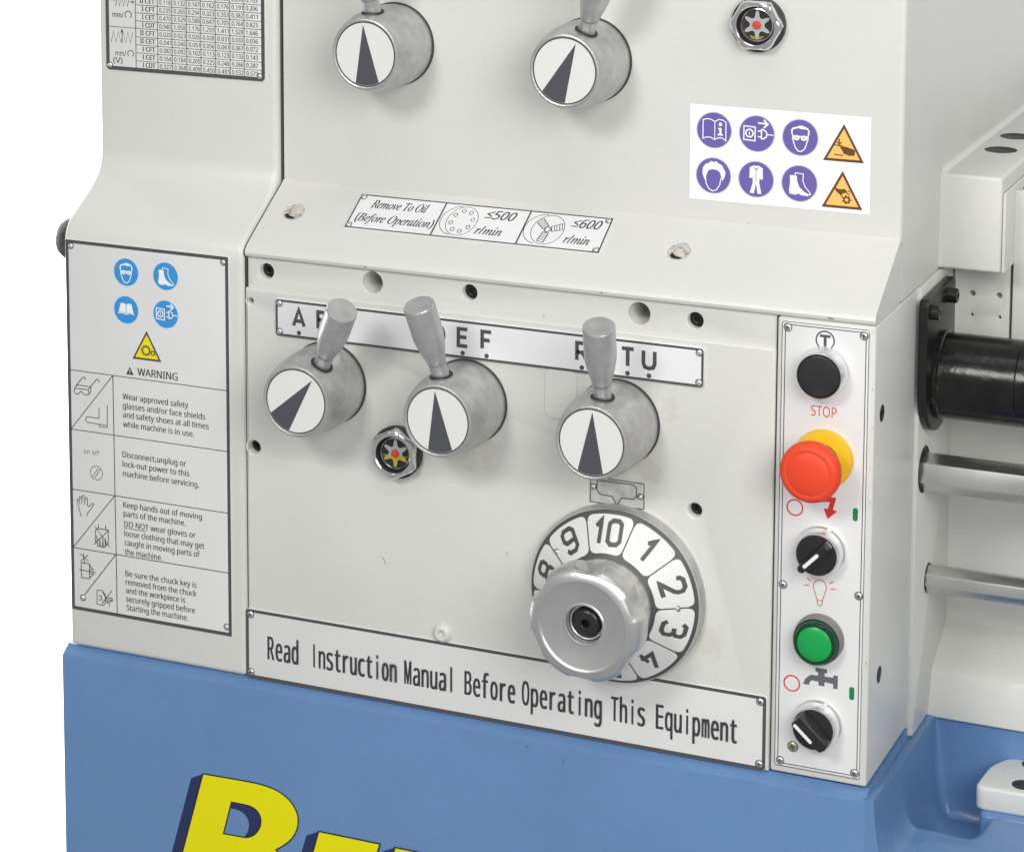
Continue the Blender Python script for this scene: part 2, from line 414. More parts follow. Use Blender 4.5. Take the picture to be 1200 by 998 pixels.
# ================================================================ THE LATHE
lathe_root = empty('metal_lathe', (0, 150, -205), 'pale grey painted metal lathe headstock with dials and switches on a blue cabinet', 'lathe')
LR = lathe_root

# ---- headstock (upper casting)
def curve_profile():
    p = [(-190, 56), (-190, 640), (233, 640)]
    p += [(233, 330), (233, 60)]
    return p
hs = []
hs += [(-189, 55), (229.5, 55)]
for k in range(1, 6): t = R(90*k/6); hs.append((229.5+3.5*math.sin(t), 58.5-3.5*math.cos(t)))
hs += [(233, 58.5), (233, 170)]
hs += [(233, 420), (226, 640)]
hs += [(-189, 640)]
prism('headstock', hs, 128, 420, 'z', 'grey_paint', LR, ang=40)
# ---- hood (sloping shelf between headstock and gearbox)
hp = [(6, 90.3), (1.2, 90.3), (-0.6, 91.6), (-1.2, 93.4), (-0.6, 95.4), (1.0, 97.2), (5, 100.3), (20, 109.6), (40, 121.9), (51, 128.6), (53.4, 130.2), (54.6, 131.4), (56, 131.6), (56, 90.3)]
bmh = prism('sloping_hood', hp, -189.5, 232.7, 'x', 'grey_paint', LR, ang=28)
box('headstock_base', -189, 232.8, 60, 400, 91.5, 132, 'grey_paint', LR, 0)
# ---- gear cover on the left
cp = [(0, -197.5), (0, 86)]
for k in range(1, 9):
    t = R(58*k/8); cp.append((22*(1-math.cos(t)), 86+22*math.sin(t)))
cp += [(33, 118)]
for k in range(1, 9):
    t = R(58-58*k/8); cp.append((50-22*(1-math.cos(t))+0.0, 142-22*math.sin(t)))
cp += [(50, 420), (300, 420), (300, -197.5)]
cp = [(y-1.2, z) for y, z in cp]
prism('gear_cover', cp, -329, -191, 'x', 'grey_paint', LR, bev=4.0, seg=4, ang=35)
gk = [(y_+0.7, z_) for y_, z_ in hp[1:-1]]
box('seam_shade_strip', -190.9, -189.6, 54.2, 70, 128, 330, 'seam_dark', LR)  # dark strips here stand in for the shade inside the open seams
prism('seam_shade_strip', [(1.6, -196.5)]+[(1.6, 89)]+[(y_+1.2, z_-0.4) for y_, z_ in hp[2:-2]]+[(60, 131), (60, -196.5)], -190.9, -189.7, 'x', 'seam_dark', LR)
box('seam_shade_strip', 171.7, 172.5, 1.8, 60, -196, 89.5, 'seam_dark', LR)
# ---- gearbox: upper band and lower face, both with real holes
sock = [(-175.6, 81.4), (-30.7, 82.4), (119.5, 80.7)]
dowel = [(-98.9, 81.7), (83.1, 81.0)]
low = [(-184.6, -38.1), (121.7, -38.2)]
slab('gearbox_band', rr(-189.6, 66, 171.6, 90.1), [circ(x, z, 5.1) for x, z in sock]+[circ(x, z, 7.1) for x, z in dowel], 3, 48, 'grey_paint', LR, 0.7)
slab('gearbox_cover', rr(-190.3, -197.8, 171.6, 69.8, 1.0, 3), [circ(x, z, 4.3) for x, z in low]+[circ(-186.5, 60.8, 1.9)], 0, 26, 'grey_paint', LR, 1.6)
box('gearbox_body', -189.3, 171.2, 49, 100, -197, 90, 'grey_paint', LR)
for x, z in dowel: lathe('dowel_plug', [(0, 0), (7.4, 0), (7.4, -2)], (x, 46, z), (0, -1, 0), 'grey_paint', LR)
def socket_screw(x, z, y=6, r=4.75, name='socket_screw', m='screw_black'):
    o = lathe(name, [(1.9, -4), (1.9, 0.0), (2.4, 0.3), (r-0.8, 0.3), (r, -0.6), (r, -8)], (x, y, z), (0, -1, 0), m, LR, 32)
    h = lathe('hex_recess', [(0, -3), (2.0, -3), (2.05, -0.1)], (x, y, z), (0, -1, 0), 'hole_dark', o, 6)
    return o
for x, z in sock: socket_screw(x, z, 7)
for x, z in low: socket_screw(x, z, 5, 4.0)
lathe('pin_hole', [(0, 0), (1.85, 0)], (-186.5, 6, 60.8), (0, -1, 0), 'hole_dark', LR, 16)
# raised cast pads showing at the right and left of the letter plate
slab('cast_pad', rr(22, 8, 44, 41, 5), [], -0.9, 1, 'grey_paint', LR, 0.85)
# small lump of weld at the plate's top edge
lathe('oil_plug', [(0, 1.0), (2.0, 1.2), (2.4, 3.2), (4.0, 3.4), (5.6, 2.4), (6.6, 0.4), (6.8, -1)], (-47.7, 0, -143.8), (0, -1, 0), 'grey_paint', LR, 24)
# ---- control box at the right and the casting wall behind it
box('control_box', 172.6, 233, 0, 100.5, -196.5, 90, 'grey_paint', LR, 1.6)
side = [(101.5, -202), (103, -204.5), (108, -206), (240, -206), (240, 89.9), (101.5, 89.9)]
prism('casting_wall', side, 172, 235, 'x', 'cast_paint', LR, bev=0.9, seg=2)
def slot(y, z, ry, rz):
    p = Print(Frame((233.15, y, z), (0, 1, 0), (0, 0, 1)), 0.02)
    p.fill(ell((0, 0), ry, rz, 28), 'hole_dark'); return p.done('slot_hole', LR)
# slotted screws countersunk in the box side
for y, z in ((17.7, 32.6), (25.2, -134.2)):
    o = lathe('side_screw', [(0, 0.1), (4.6, 0.1), (4.9, 0.25), (5.3, 0.1)], (233.05, y, z), (1, 0, 0), 'hole_dark', LR, 28)
    lathe('screw_head', [(0, 0.4), (2.6, 0.4), (3.0, 0.2)], (233.1, y+1.0, z-1.2), (1, 0, 0), 'screw_black', o, 16)

# ---- rivets and screws used on plates
def rivet(x, z, y, parent, r=2.1, fr=None, cross=False, m='rivet_metal'):
    fr = fr or FRONT(y); c = fr.p(x, z, 0)
    bm = lathe('', [(r, -0.3), (r*0.98, 0.25), (r*0.8, 0.75), (r*0.45, 1.1), (0, 1.2)], c, fr.n, None, None, 20, done=False)
    for f in bm.faces:
        f.normal_update()
        if f.normal.dot(fr.n) < 0: f.normal_flip()
    K = 20; A = []; B = []
    for k in range(K):
        t = 2*math.pi*k/K
        for rad, L in ((r*0.95, A), (r+0.42, B)): L.append(bm.verts.new(fr.p(x+rad*math.cos(t), z+rad*math.sin(t), 0.14)))
    for k in range(K):
        f = bm.faces.new((A[k], A[(k+1) % K], B[(k+1) % K], B[k])); f.normal_update(); f.material_index = 1
        if f.normal.dot(fr.n) < 0: f.normal_flip()
    if cross:
        a = random.uniform(0, 1.5)
        for q, dd in ((a, 1.24), (a+math.pi/2, 1.27)):
            dx, dz = math.cos(q)*r*0.60, math.sin(q)*r*0.60; nx, nz = -math.sin(q)*r*0.17, math.cos(q)*r*0.17
            f = bm.faces.new([bm.verts.new(fr.p(x+u_, z+v_, dd)) for u_, v_ in ((-dx-nx, -dz-nz), (dx-nx, dz-nz), (dx+nx, dz+nz), (-dx+nx, -dz+nz))])
            f.normal_update(); f.material_index = 1
            if f.normal.dot(fr.n) < 0: f.normal_flip()
    return fin(bm, 'screw' if cross else 'rivet', parent, [m, 'print_border'])
def plate(name, x0, z0, x1, z1, y, m, border, r=2, inset=0.0, th=0.8, label=None, bm_='print_border'):
    o = slab(name, rr(x0, z0, x1, z1, r), [], y-th, y+0.3, m, LR, 0.25)
    if label: o['label'] = label
    p = Print(FRONT(y-th), 0.02)
    p.fill([rr(x0+.2, z0+.2, x1-.2, z1-.2, r)(0), rr(x0, z0, x1, z1, r)(border+.45)], bm_)
    p.done('border', o)
    return o

# ================================================================ PLATES
# -- "Read Instruction Manual..." plate
pl = plate('instruction_plate', -191.6, -197.4, 170, -149.4, 0, 'sign_plate', 1.9, 2, label='long pale plate reading Read Instruction Manual Before Operating This Equipment')
for t, a, b in (('Read', -175.3, -152), ('Instruction', -143.0, -79.9), ('Manual', -74.9, -38.6), ('Before', -32.1, 3.5), ('Operating', 7.9, 62.7), ('This', 68.5, 91.5), ('Equipment', 98.4, 152.0)):
    p = Print(FRONT(-0.8), 0.02); mono_text(p, t, a, b, -182.4, 16.0, 'print_dark', 0.75); p.done('lettering', pl)
for x, z in ((-187.8, -153.2), (-187.8, -193.4), (166, -153.2), (166, -193.4)): rivet(x, z, -0.8, pl, 2.3, cross=True)

# -- letter plate A B C D E F R S T U
pl = plate('gear_letter_plate', -167, 40.4, 127, 65.2, 0, 'letter_plate', 1.3, 2.2, th=1.6, label='long plate lettered A B C D E F R S T U above the three lower knobs')
for t, a, b in (('A', -154.9, -144.7), ('B', -137.1, -129), ('C', -121.5, -112.6), ('D', -54, -45.3), ('E', -37.6, -29.0), ('F', -21.2, -12.6), ('R', 42.9, 52), ('S', 57.8, 67), ('T', 72.5, 82.8), ('U', 86.7, 96.5)):
    p = Print(FRONT(-1.6), 0.02); stroke_glyph(p, t, a, b, 47.3, 13.4, 2.45, 'print_border'); p.done('lettering', pl)
    c = (a+b)/2
    p = Print(FRONT(-1.6), 0.02); p.fill(ell((c, 43.9), 1.55, 1.55, 20), 'print_border'); p.done('index_dot', pl)
for x, z in ((-164, 62.3), (-164, 43.4), (124, 62.3), (124, 43.4)): rivet(x, z, -1.6, pl, 2.0)

# -- warning plate on the gear cover
CF = -1.2
pl = plate('warning_plate', -326.6, -170.8, -201.3, 89.6, CF, 'sign_plate', 2.1, 0.8, label='tall pale warning plate with four blue round signs and a yellow triangle')
p = Print(FRONT(CF-0.8), 0.02)
for z in (-1.2, -42.8, -85.2, -126.6): p.stroke([(-324.6, z), (-203.4, z)], 0.55, 'print_dark')
p.stroke([(-290.8, -1.2), (-290.3, -169.6)], 0.55, 'print_dark')
for z0, z1 in ((-42.8, -1.2), (-126.6, -85.2)): p.stroke([(-324.6, z0), (-290.8, z1)], 0.5, 'print_dark')
p.stroke([(-316, -159), (-290.6, -126.6)], 0.5, 'print_dark')
p.done('ruled_lines', pl)
LINES = [('Wear approved safety', -283.5, -232.8, -15.0), ('glasses and/or face shields', -283.5, -219.9, -21.4), ('and safety shoes at all times', -283.5, -217.4, -27.7), ('while machine is in use.', -283.5, -228.6, -34.3),
 ('Disconnect,unplug or', -284.3, -235.0, -55.6), ('lock-out power to this', -284.3, -232.5, -62.2), ('machine before servicing.', -284.3, -225.1, -68.9),
 ('Keep hands out of moving', -284.2, -223.4, -90.8), ('parts of the machine.', -284.2, -235.9, -97.0), ('DO NOT wear gloves or', -283.8, -228.2, -104.3), ('loose clothing that may get', -283.8, -221.7, -110.9), ('caught in moving parts of', -283.6, -225.4, -117.3), ('the machine.', -283.6, -254.3, -123.8),
 ('Be sure the chuck key is', -283.4, -228.0, -139.1), ('removed from the chuck', -283.4, -228.2, -145.1), ('and the workpiece is', -283.2, -236.8, -151.0), ('securely gripped before', -283.2, -229.5, -157.1), ('Starting the machine.', -282.9, -234.8, -163.2)]
for t, a, b, z in LINES:
    p = Print(FRONT(CF-0.8), 0.02); bold_text(p, t, a, b, z-1.7, 4.0, 'print_dark', 0.2)
    if t.startswith('DO NOT'): p.stroke([(a, z-2.6), (a+17.6, z-2.6)], 0.4, 'print_dark')
    p.done('lettering', pl)
p = Print(FRONT(CF-0.8), 0.02); bold_text(p, 'WARNING', -271.6, -240.6, 1.2, 5.1, 'print_dark', 0.3); p.done('lettering', pl)
p = Print(FRONT(CF-0.8), 0.02); p.fill([(-280.4, 0.9), (-274.6, 0.9), (-277.5, 6.4)], 'print_dark')
p.stroke([(-277.5, 4.6), (-277.5, 2.9)], 0.6, 'print_white'); p.stroke([(-277.5, 2.3), (-277.5, 1.6)], 0.6, 'print_white'); p.done('warning_mark', pl)
p = Print(FRONT(CF-0.8), 0.02); add_text(p, 'on off', -314.8, -302.6, -58.6, 3.2, 'print_dark', 'sans', 0.0, space=1.1)
p.ring((-305.0, -71.2), 5.0, 4.6, 'print_dark'); 
for o_ in (-1.0, 1.0): p.stroke([(-307.2+o_, -74.6), (-302.8+o_, -67.8)], 0.4, 'print_dark')
p.done('switch_symbol', pl)
def zpt(sx, sy, x0=75, y0=430, s=9.98):           # rough drawing grid of the small line pictures, in plate millimetres
    X = x0+sx/s; Yp = y0+sy/s
    X -= (Yp-434)*0.0153
    return (-324.9+(X-83)*0.667+0.0, 0.0-(Yp-434.5)*0.605+(X-83)*0.0735)
def line_pic(name, lines, x0, y0, s, wd=0.55, closed=()):
    p = Print(FRONT(CF-0.8), 0.02)
    for i, L in enumerate(lines): p.stroke([zpt(a, b, x0, y0, s) for a, b in L], wd, 'print_dark', closed=i in closed)
    return p.done(name, pl)
line_pic('goggles_picture', [[(135, 290), (150, 255), (185, 240), (330, 262), (335, 300), (318, 340), (275, 357), (240, 340), (222, 315), (205, 318), (190, 342), (160, 346), (138, 325)],
   [(140, 278), (300, 294), (330, 262)], [(300, 294), (308, 335)], [(160, 245), (235, 155), (252, 148), (268, 165), (265, 180)], [(325, 262), (400, 175), (415, 172), (428, 190), (430, 205)]], 75, 430, 9.98, closed=(0,))
line_pic('shoe_picture', [[(428, 500), (428, 622), (285, 605), (272, 620), (272, 655), (290, 668), (425, 690), (432, 715), (525, 728), (525, 468)], [(425, 690), (525, 704)]], 75, 430, 9.98)
line_pic('hand_picture', [[(135, 297), (118, 240), (104, 180), (108, 168), (116, 172), (124, 205), (118, 160), (124, 148), (132, 152), (140, 205), (140, 150), (148, 138), (156, 148), (158, 208), (166, 160), (174, 154), (180, 164), (180, 212), (190, 222), (215, 195), (228, 200), (205, 240), (178, 272), (176, 292)]], 75, 560, 6.24)
line_pic('glove_picture', [[(235, 362), (345, 510)], [(340, 385), (228, 495)], [(262, 348), (262, 378), (250, 378), (240, 395), (240, 480)], [(316, 352), (316, 384), (330, 386), (334, 400), (334, 490)], [(262, 378), (316, 384)],
   [(250, 430), (256, 505), (270, 505), (272, 440), (278, 510), (292, 512), (294, 440), (300, 512), (312, 512), (312, 440), (318, 500), (330, 495)]], 75, 560, 6.24)
line_pic('chuck_key_picture', [[(125, 568), (188, 622)], [(185, 575), (128, 620)], [(150, 565), (158, 640)], [(132, 630), (195, 640), (195, 748), (136, 742)], [(118, 684), (240, 700)], [(195, 645), (222, 682), (195, 680)], [(195, 705), (228, 712), (195, 740)]], 75, 560, 6.24, closed=(3,))
line_pic('no_key_picture', [[(250, 828), (290, 832), (312, 860), (312, 925), (290, 940), (250, 932)], [(360, 828), (285, 930)], [(290, 835), (348, 944)], [(262, 870), (285, 872), (285, 900), (262, 898)], [(315, 880), (362, 885), (366, 900), (340, 915), (315, 912)], [(330, 895), (368, 900)]], 75, 560, 6.24, closed=(0,))
for x, z in ((-322.2, 85.2), (-205.2, 85.6), (-317.5, -161.5), (-205.4, -164.5)): rivet(x, z, CF-0.8, pl, 1.9)

# -- pictograms ------------------------------------------------------------
def face(p, c, s, m, glow):
    p.fill(tr([(-.22, .62), (-.06, .72), (.20, .70), (.48, .58), (.52, .44), (.30, .52), (.06, .50), (-.14, .56), (-.34, .48), (-.44, .52), (-.36, .62)], c, s), m)
    p.stroke(tr([(-.50, .16), (-.52, .40), (-.42, .56)], c, s), .10*s, m); p.stroke(tr([(.52, .46), (.50, .16)], c, s), .10*s, m)
    p.stroke(tr([(-.46, .20), (-.46, -.10), (-.38, -.34), (-.28, -.62), (-.10, -.82), (.10, -.82), (.30, -.62), (.40, -.32), (.48, -.08), (.48, .20)], c, s), .07*s, m)
    for sx in (-1, 1):
        p.fill(tr(ell((.23*sx, -.02), .21, .16, 18), c, s), m); p.fill(tr(ell((.23*sx, -.02), .12, .09, 14), c, s), 'lens_tint')
    p.stroke(tr([(-.5, .07), (.5, .07)], c, s), .07*s, m)
def hairnet(p, c, s, m, disc):
    p.fill(tr([(-.66, .10), (-.64, .42), (-.46, .66), (-.30, .70), (-.16, .84), (.02, .78), (.16, .84), (.32, .70), (.50, .64), (.60, .44), (.72, .24), (.66, -.04), (.54, -.28), (.46, -.05), (.40, .18), (.20, .34), (-.10, .36), (-.32, .26), (-.42, .0), (-.50, -.30), (-.58, -.14)], c, s), m)
    p.stroke(tr([(-.46, -.10), (-.44, -.46), (-.26, -.78), (-.02, -.90), (.20, -.80), (.38, -.50), (.46, -.10)], c, s), .06*s, m)
def boot(p, c, s, m):
    p.fill(tr([(-.56, .44), (-.16, .44), (-.12, .10), (.0, -.20), (.30, -.46), (.56, -.58), (.52, -.68), (.14, -.66), (-.06, -.58), (-.22, -.66), (-.56, -.62), (-.60, -.40), (-.54, .0)], c, s), m)
    p.stroke(tr([(-.24, .44), (-.24, .60), (.22, .56), (.20, .16), (.34, -.16), (.60, -.46), (.66, -.58), (.40, -.60)], c, s), .055*s, m)
def overall(p, c, s, m, disc):
    p.fill(tr([(-.18, .82), (.18, .82), (.40, .70), (.42, .02), (.26, .02), (.22, .10), (.20, -.20), (.34, -.86), (.10, -.86), (.0, -.24), (-.12, -.86), (-.38, -.84), (-.20, -.20), (-.22, .14), (-.26, .06), (-.42, .06), (-.40, .70)], c, s), m)
    p.stroke(tr([(-.14, .70), (0, .58), (.14, .70)], c, s), .05*s, disc); p.stroke(tr([(0, .56), (0, -.18)], c, s), .03*s, disc)
def unplug(p, c, s, m):
    p.stroke(tr([(-.76, -.38), (-.76, .40), (-.10, .36), (-.10, -.42)], c, s), .075*s, m, True)
    p.ring((c[0]-.43*s, c[1]), .26*s, .17*s, m, 24)
    p.stroke(tr([(-.43, .10), (-.43, -.10)], c, s), .06*s, m)
    p.stroke(tr([(.06, .62), (.60, .60)], c, s), .10*s, m)
    p.stroke(tr([(.40, .82), (.64, .58), (.40, .36)], c, s), .10*s, m)
    p.stroke(tr([(.06, .16), (.26, .16)], c, s), .08*s, m); p.stroke(tr([(.06, -.16), (.26, -.16)], c, s), .08*s, m)
    p.stroke(tr([(.28, .26), (.40, .26), (.56, .14), (.60, .0), (.56, -.14), (.40, -.26), (.28, -.26)], c, s), .08*s, m, True)
    p.stroke(tr([(.62, 0), (.97, -.02)], c, s), .07*s, m)
def book_i(p, c, s, m):
    p.stroke(tr([(-.66, .56), (-.40, .64), (-.16, .60), (.04, .50), (.26, .64), (.50, .62), (.70, .50), (.70, -.56), (.46, -.40), (.24, -.42), (.04, -.54), (-.20, -.42), (-.44, -.42), (-.66, -.52)], c, s), .06*s, m, True)
    p.stroke(tr([(.04, .50), (.04, -.54)], c, s), .05*s, m)
    p.fill(tr(ell((.37, .36), .11, .11, 16), c, s), m)
    p.fill(tr([(.24, .16), (.44, .16), (.44, -.18), (.52, -.18), (.52, -.28), (.22, -.28), (.22, -.18), (.31, -.18), (.31, .06), (.24, .06)], c, s), m)
def book(p, c, s, m, disc):
    for sx in (-1, 1): p.fill(tr([(.03*sx, .40), (.20*sx, .50), (.46*sx, .46), (.62*sx, -.24), (.34*sx, -.16), (.03*sx, -.26)][::sx], c, s), m)
    p.stroke(tr([(-.68, -.30), (-.34, -.22), (0, -.34), (.34, -.22), (.68, -.30)], c, s), .06*s, m)
def hand_crush(p, c, s, m):
    p.stroke(tr([(-.22, .18), (-.22, -.04)], c, s), .07*s, m); p.stroke(tr([(-.34, .04), (-.22, -.10), (-.10, .04)], c, s), .05*s, m)
    p.fill(tr([(-.20, -.18), (.10, -.16), (.50, -.28), (.56, -.34), (.54, -.56), (.30, -.60), (.0, -.50), (-.06, -.36)], c, s), m)
    p.stroke(tr([(-.46, -.12), (-.04, -.14)], c, s), .05*s, m); p.stroke(tr([(-.46, -.58), (-.02, -.60)], c, s), .05*s, m)
def hand_gear(p, c, s, m):
    p.fill(tr([(-.36, .10), (-.16, .02), (.10, .06), (.26, -.06), (.16, -.14), (.02, -.16), (.0, -.24), (-.08, -.30), (-.14, -.20), (-.24, -.16), (-.34, -.02)], c, s), m)
    p.stroke(tr([(-.02, -.30), (.12, -.46)], c, s), .06*s, m)
    gear(p, (c[0]+.22*s, c[1]-.46*s), .22*s, .09*s, 7, m)
    p.stroke(tr([(.20, -.12), (.36, -.20)], c, s), .05*s, m); p.stroke(tr([(.28, -.02), (.36, -.06)], c, s), .05*s, m)
def gear(p, c, ro, ri, n, m):
    L = []
    for k in range(n):
        for q, r in ((-.3, .76), (-.2, 1), (.2, 1), (.3, .76)):
            t = 2*math.pi*(k+q)/n; L.append((c[0]+ro*r*math.cos(t), c[1]+ro*r*math.sin(t)))
    p.fill([L, ell(c, ri, ri, 20)], m)

def round_sign(kind, c, r, y, disc, halo, mk, parent, label):
    p = Print(FRONT(y), 0.02)
    p.fill(ell(c, r*1.055, r*1.055, 48), halo); p.fill(ell(c, r, r, 48), disc)
    if kind == 'face': face(p, c, r*.95, mk, disc)
    if kind == 'net': hairnet(p, c, r, mk, disc)
    if kind == 'boot': boot(p, c, r, mk)
    if kind == 'overall': overall(p, c, r*.95, mk, disc)
    if kind == 'unplug': unplug(p, c, r, mk)
    if kind == 'booki': book_i(p, c, r, mk)
    if kind == 'book': book(p, c, r, mk, disc)
    o = p.done('pictogram', parent); o['label'] = label
    return o
def tri_sign(kind, c, s, y, edge, fillc, parent, label, mk=None, h=None):
    p = Print(FRONT(y), 0.02); T = [(-1, -.9), (1, -.9), (0, .92)]
    p.fill(tr(T, c, s), edge); p.fill(tr([(-.80, -.77), (.80, -.77), (0, .68)], c, s), fillc)
    if kind == 'crush': hand_crush(p, c, s, mk)
    if kind == 'gearhand': hand_gear(p, c, s, mk)
    if kind == 'gears':
        gear(p, (c[0]-.05*s, c[1]-.30*s), .36*s, .20*s, 12, mk); gear(p, (c[0]+.42*s, c[1]-.42*s), .18*s, .08*s, 8, mk)
    o = p.done('pictogram', parent); o['label'] = label
y = CF-0.8
round_sign('face', (-279.2, 71.3), 9.3, y, 'sign_blue', 'halo_blue', 'print_white', pl, 'blue round sign of a face wearing goggles')
round_sign('boot', (-248.9, 71.6), 9.3, y, 'sign_blue', 'halo_blue', 'print_white', pl, 'blue round sign of a safety boot')
round_sign('book', (-279.6, 45.4), 9.3, y, 'sign_blue', 'halo_blue', 'print_white', pl, 'blue round sign of an open book')
round_sign('unplug', (-249.2, 45.6), 9.3, y, 'sign_blue', 'halo_blue', 'print_white', pl, 'blue round sign of a plug pulled from a socket')
tri_sign('gears', (-264.1, 22.4), 11.2, y, 'print_border', 'sign_yellow', pl, 'yellow triangle sign with two gears', 'print_border')

# -- feed table on the upper gear cover
TY = 48.8
pl = plate('feed_table_plate', -322.4, 198.2, -199.2, 300, TY, 'sign_plate', 2.4, 3, label='ruled table plate of feed numbers at the top left')
p = Print(FRONT(TY-0.8), 0.02)
cols = [-298.4, -281.2, -270.0, -258.7, -247.7, -236.5, -225.4, -214.6]
ROW = 5.52; zr = [200.3+ROW*k for k in range(0, 17)]
for i, z in enumerate(zr[1:]):
    full = (i+1) in (5, 10, 15)
    p.stroke([(-320 if full else -298.4, z+(0.4 if full else 0)), (-201.6, z)], 0.36, 'print_dark')
for x in cols: p.stroke([(x, 200.6), (x, 289)], 0.36, 'print_dark')
p.done('ruled_lines', pl)
TAB = [('I CDT', '0.327 0.368 0.409 0.450 0.491 0.532 0.573'), ('I CET', '0.164 0.184 0.205 0.225 0.246 0.266 0.287'), ('I CFT', '0.082 0.092 0.102 0.113 0.123 0.133 0.143'),
 ('II CET', '0.041 0.046 0.051 0.056 0.061 0.067 0.072'), ('II CFT', '0.020 0.023 0.026 0.028 0.031 0.033 0.036'), ('I CDT', '0.940 1.058 1.176 1.293 1.411 1.528 1.646'),
 ('I CET', '0.470 0.529 0.588 0.647 0.705 0.764 0.823'), ('I CFT', '0.235 0.265 0.294 0.323 0.353 0.382 0.411'), ('II CET', '0.118 0.132 0.147 0.162 0.176 0.191 0.206'), ('II CFT', '0.059 0.066 0.073 0.081 0.088 0.096 0.103')]
for i, (a, b) in enumerate(TAB):
    p = Print(FRONT(TY-0.8), 0.02); z = zr[i]+1.35
    bold_text(p, a, (-293.6 if a[1] != 'I' else -295.2), -283.4, z, 3.2, 'print_dark', 0.3)
    for j, t in enumerate(b.split()): add_text(p, t, cols[1+j]+1.3, (cols[2+j] if j < 6 else -203.4)-1.0, z, 3.0, 'print_dark')
    p.done('lettering', pl)
def zig(x0, z0, w_, h, n):
    return [(x0+w_*k/n, z0+(h if k % 2 else -h)) for k in range(n+1)]
p = Print(FRONT(TY-0.8), 0.02)
p.stroke(zig(-318, 221.6-.2, 17, 3.8, 9), 0.4, 'print_dark'); p.stroke([(-309.4, 226.2), (-309.4, 217.2)], 0.5, 'print_dark')
p.stroke([(-310.6, 224.4), (-309.4, 226.6), (-308.2, 224.4)], 0.5, 'print_dark')
add_text(p, 'mm/', -314.8, -306.4, 208.4, 3.6, 'print_dark', 'sans', 0.0); p.stroke(ell((-302.8, 210.4), 2.3, 2.3, 14, -50, 230), 0.5, 'print_dark')
add_text(p, '(V)', -316.6, -309.3, 203.4, 3.9, 'print_dark', 'sans', 0.0)
p.stroke(zig(-314, 246.6, 11, 3.8, 7), 0.4, 'print_dark'); p.stroke([(-319.4, 246.8), (-314, 246.8)], 0.4, 'print_dark'); p.stroke([(-303, 246.2), (-299.6, 246.2)], 0.4, 'print_dark')
p.fill([(-299.2, 246.2), (-301, 247.2), (-301, 245.2)], 'print_dark')
add_text(p, 'mm/', -316.6, -308.0, 235.0, 3.6, 'print_dark', 'sans', 0.0); p.stroke(ell((-304.2, 237.2), 2.5, 2.5, 14, -50, 230), 0.5, 'print_dark')
p.done('feed_symbols', pl)
for x, z in ((-319.2, 201.6), (-203.4, 201.8)): rivet(x, z, TY-0.8, pl, 1.8)

# -- headstock pictogram sticker
sp = Print(FRONT(55), 0.25); sp.fill([(97.2, 144.4), (213.0, 144.6), (212.7, 205.0), (97.0, 204.9)], 'sticker_white')
st = sp.done('safety_sticker', LR); st['label'] = 'white rectangular sticker with six purple round signs and two orange triangles'
y = 54.7
for k, c, l in (('booki', (112.9, 189.2), 'purple round sign of an open manual with the letter i'), ('unplug', (140.6, 189.2), 'purple round sign of a plug pulled from a socket'), ('face', (168.4, 189.0), 'purple round sign of a face wearing goggles'),
                ('net', (112.9, 160.4), 'purple round sign of a head with hair net'), ('overall', (140.6, 160.4), 'purple round sign of work overalls'), ('boot', (168.4, 160.2), 'purple round sign of a safety boot')):
    round_sign(k, c, 11.0, y, 'purple', 'purple_halo', 'print_white', st, l)
tri_sign('crush', (195.9, 187.8), 12.9, y, 'sign_brown', 'sign_orange', st, 'upper orange triangle sign with a hand being crushed', 'sign_brown')
tri_sign('gearhand', (195.6, 158.6), 12.9, y, 'sign_brown', 'sign_orange', st, 'lower orange triangle sign with a hand and gear', 'sign_brown')

# -- oil plate on the hood (sloping frame)
sd = Vector((0, 32, 19.7)).normalized()
HF = Frame((0, 23.0, 111.45), (1, 0, 0), sd)
def hbox(name, u0, u1, v0, v1, th, m):
    bm = bmesh.new(); q = [HF.p(a, b, d) for d in (-0.3, th) for a, b in ((u0, v0), (u1, v0), (u1, v1), (u0, v1))]
    v = [bm.verts.new(x) for x in q]
    for f in ((3, 2, 1, 0), (4, 5, 6, 7), (0, 1, 5, 4), (1, 2, 6, 5), (2, 3, 7, 6), (3, 0, 4, 7)): bm.faces.new([v[i] for i in f])
    return fin(bm, name, LR, m)
def ital(t):
    out = ''
    for c in t:
        if c == 'h': out += '\u210e'
        elif 'A' <= c <= 'Z': out += chr(0x1D434+ord(c)-65)
        elif 'a' <= c <= 'z': out += chr(0x1D44E+ord(c)-97)
        else: out += c
    return out
pl = hbox('oiling_plate', -128.4, 49.4, -1.2, 31.0, 0.8, 'letter_plate'); pl['label'] = 'sloping plate reading Remove To Oil Before Operation on the hood'
HP = Frame(HF.p(0, 0, 0.8), HF.u, HF.v)
p = Print(HP, 0.02)
p.fill([rr(-128.1, -0.9, 49.1, 30.7)(0), rr(-128.4, -1.2, 49.4, 31)(1.35)], 'print_border')
for x in (-66.6, -7.2): p.stroke([(x-0.2, 0), (x+0.2, 30)], 1.1, 'print_border')
p.done('border', pl)
def rom(t): return ''.join(chr(0x1D7CE+ord(c)-48) if c.isdigit() else c for c in t)
for t, a, b, z in (('Remove To Oil', -117.5, -77, 19.0), ('(Before Operation)', -123.8, -68.2, 6.0), ('\u2264500', -36.5, -15.0, 19.4), ('r/min', -38.5, -20, 5.0), ('\u2264600', 23.5, 43.5, 19.4), ('r/min', 22.5, 40, 5.0)):
    p = Print(HP, 0.02); (bold_text(p, ital(t), a, b, z, 7.6, 'print_dark', 0.3, shear=0.12) if t[0] != '\u2264' else bold_text(p, t, a, b, z, 7.8, 'print_dark', 0.35, shear=0.3)); p.done('lettering', pl)
p = Print(HP, 0.02)
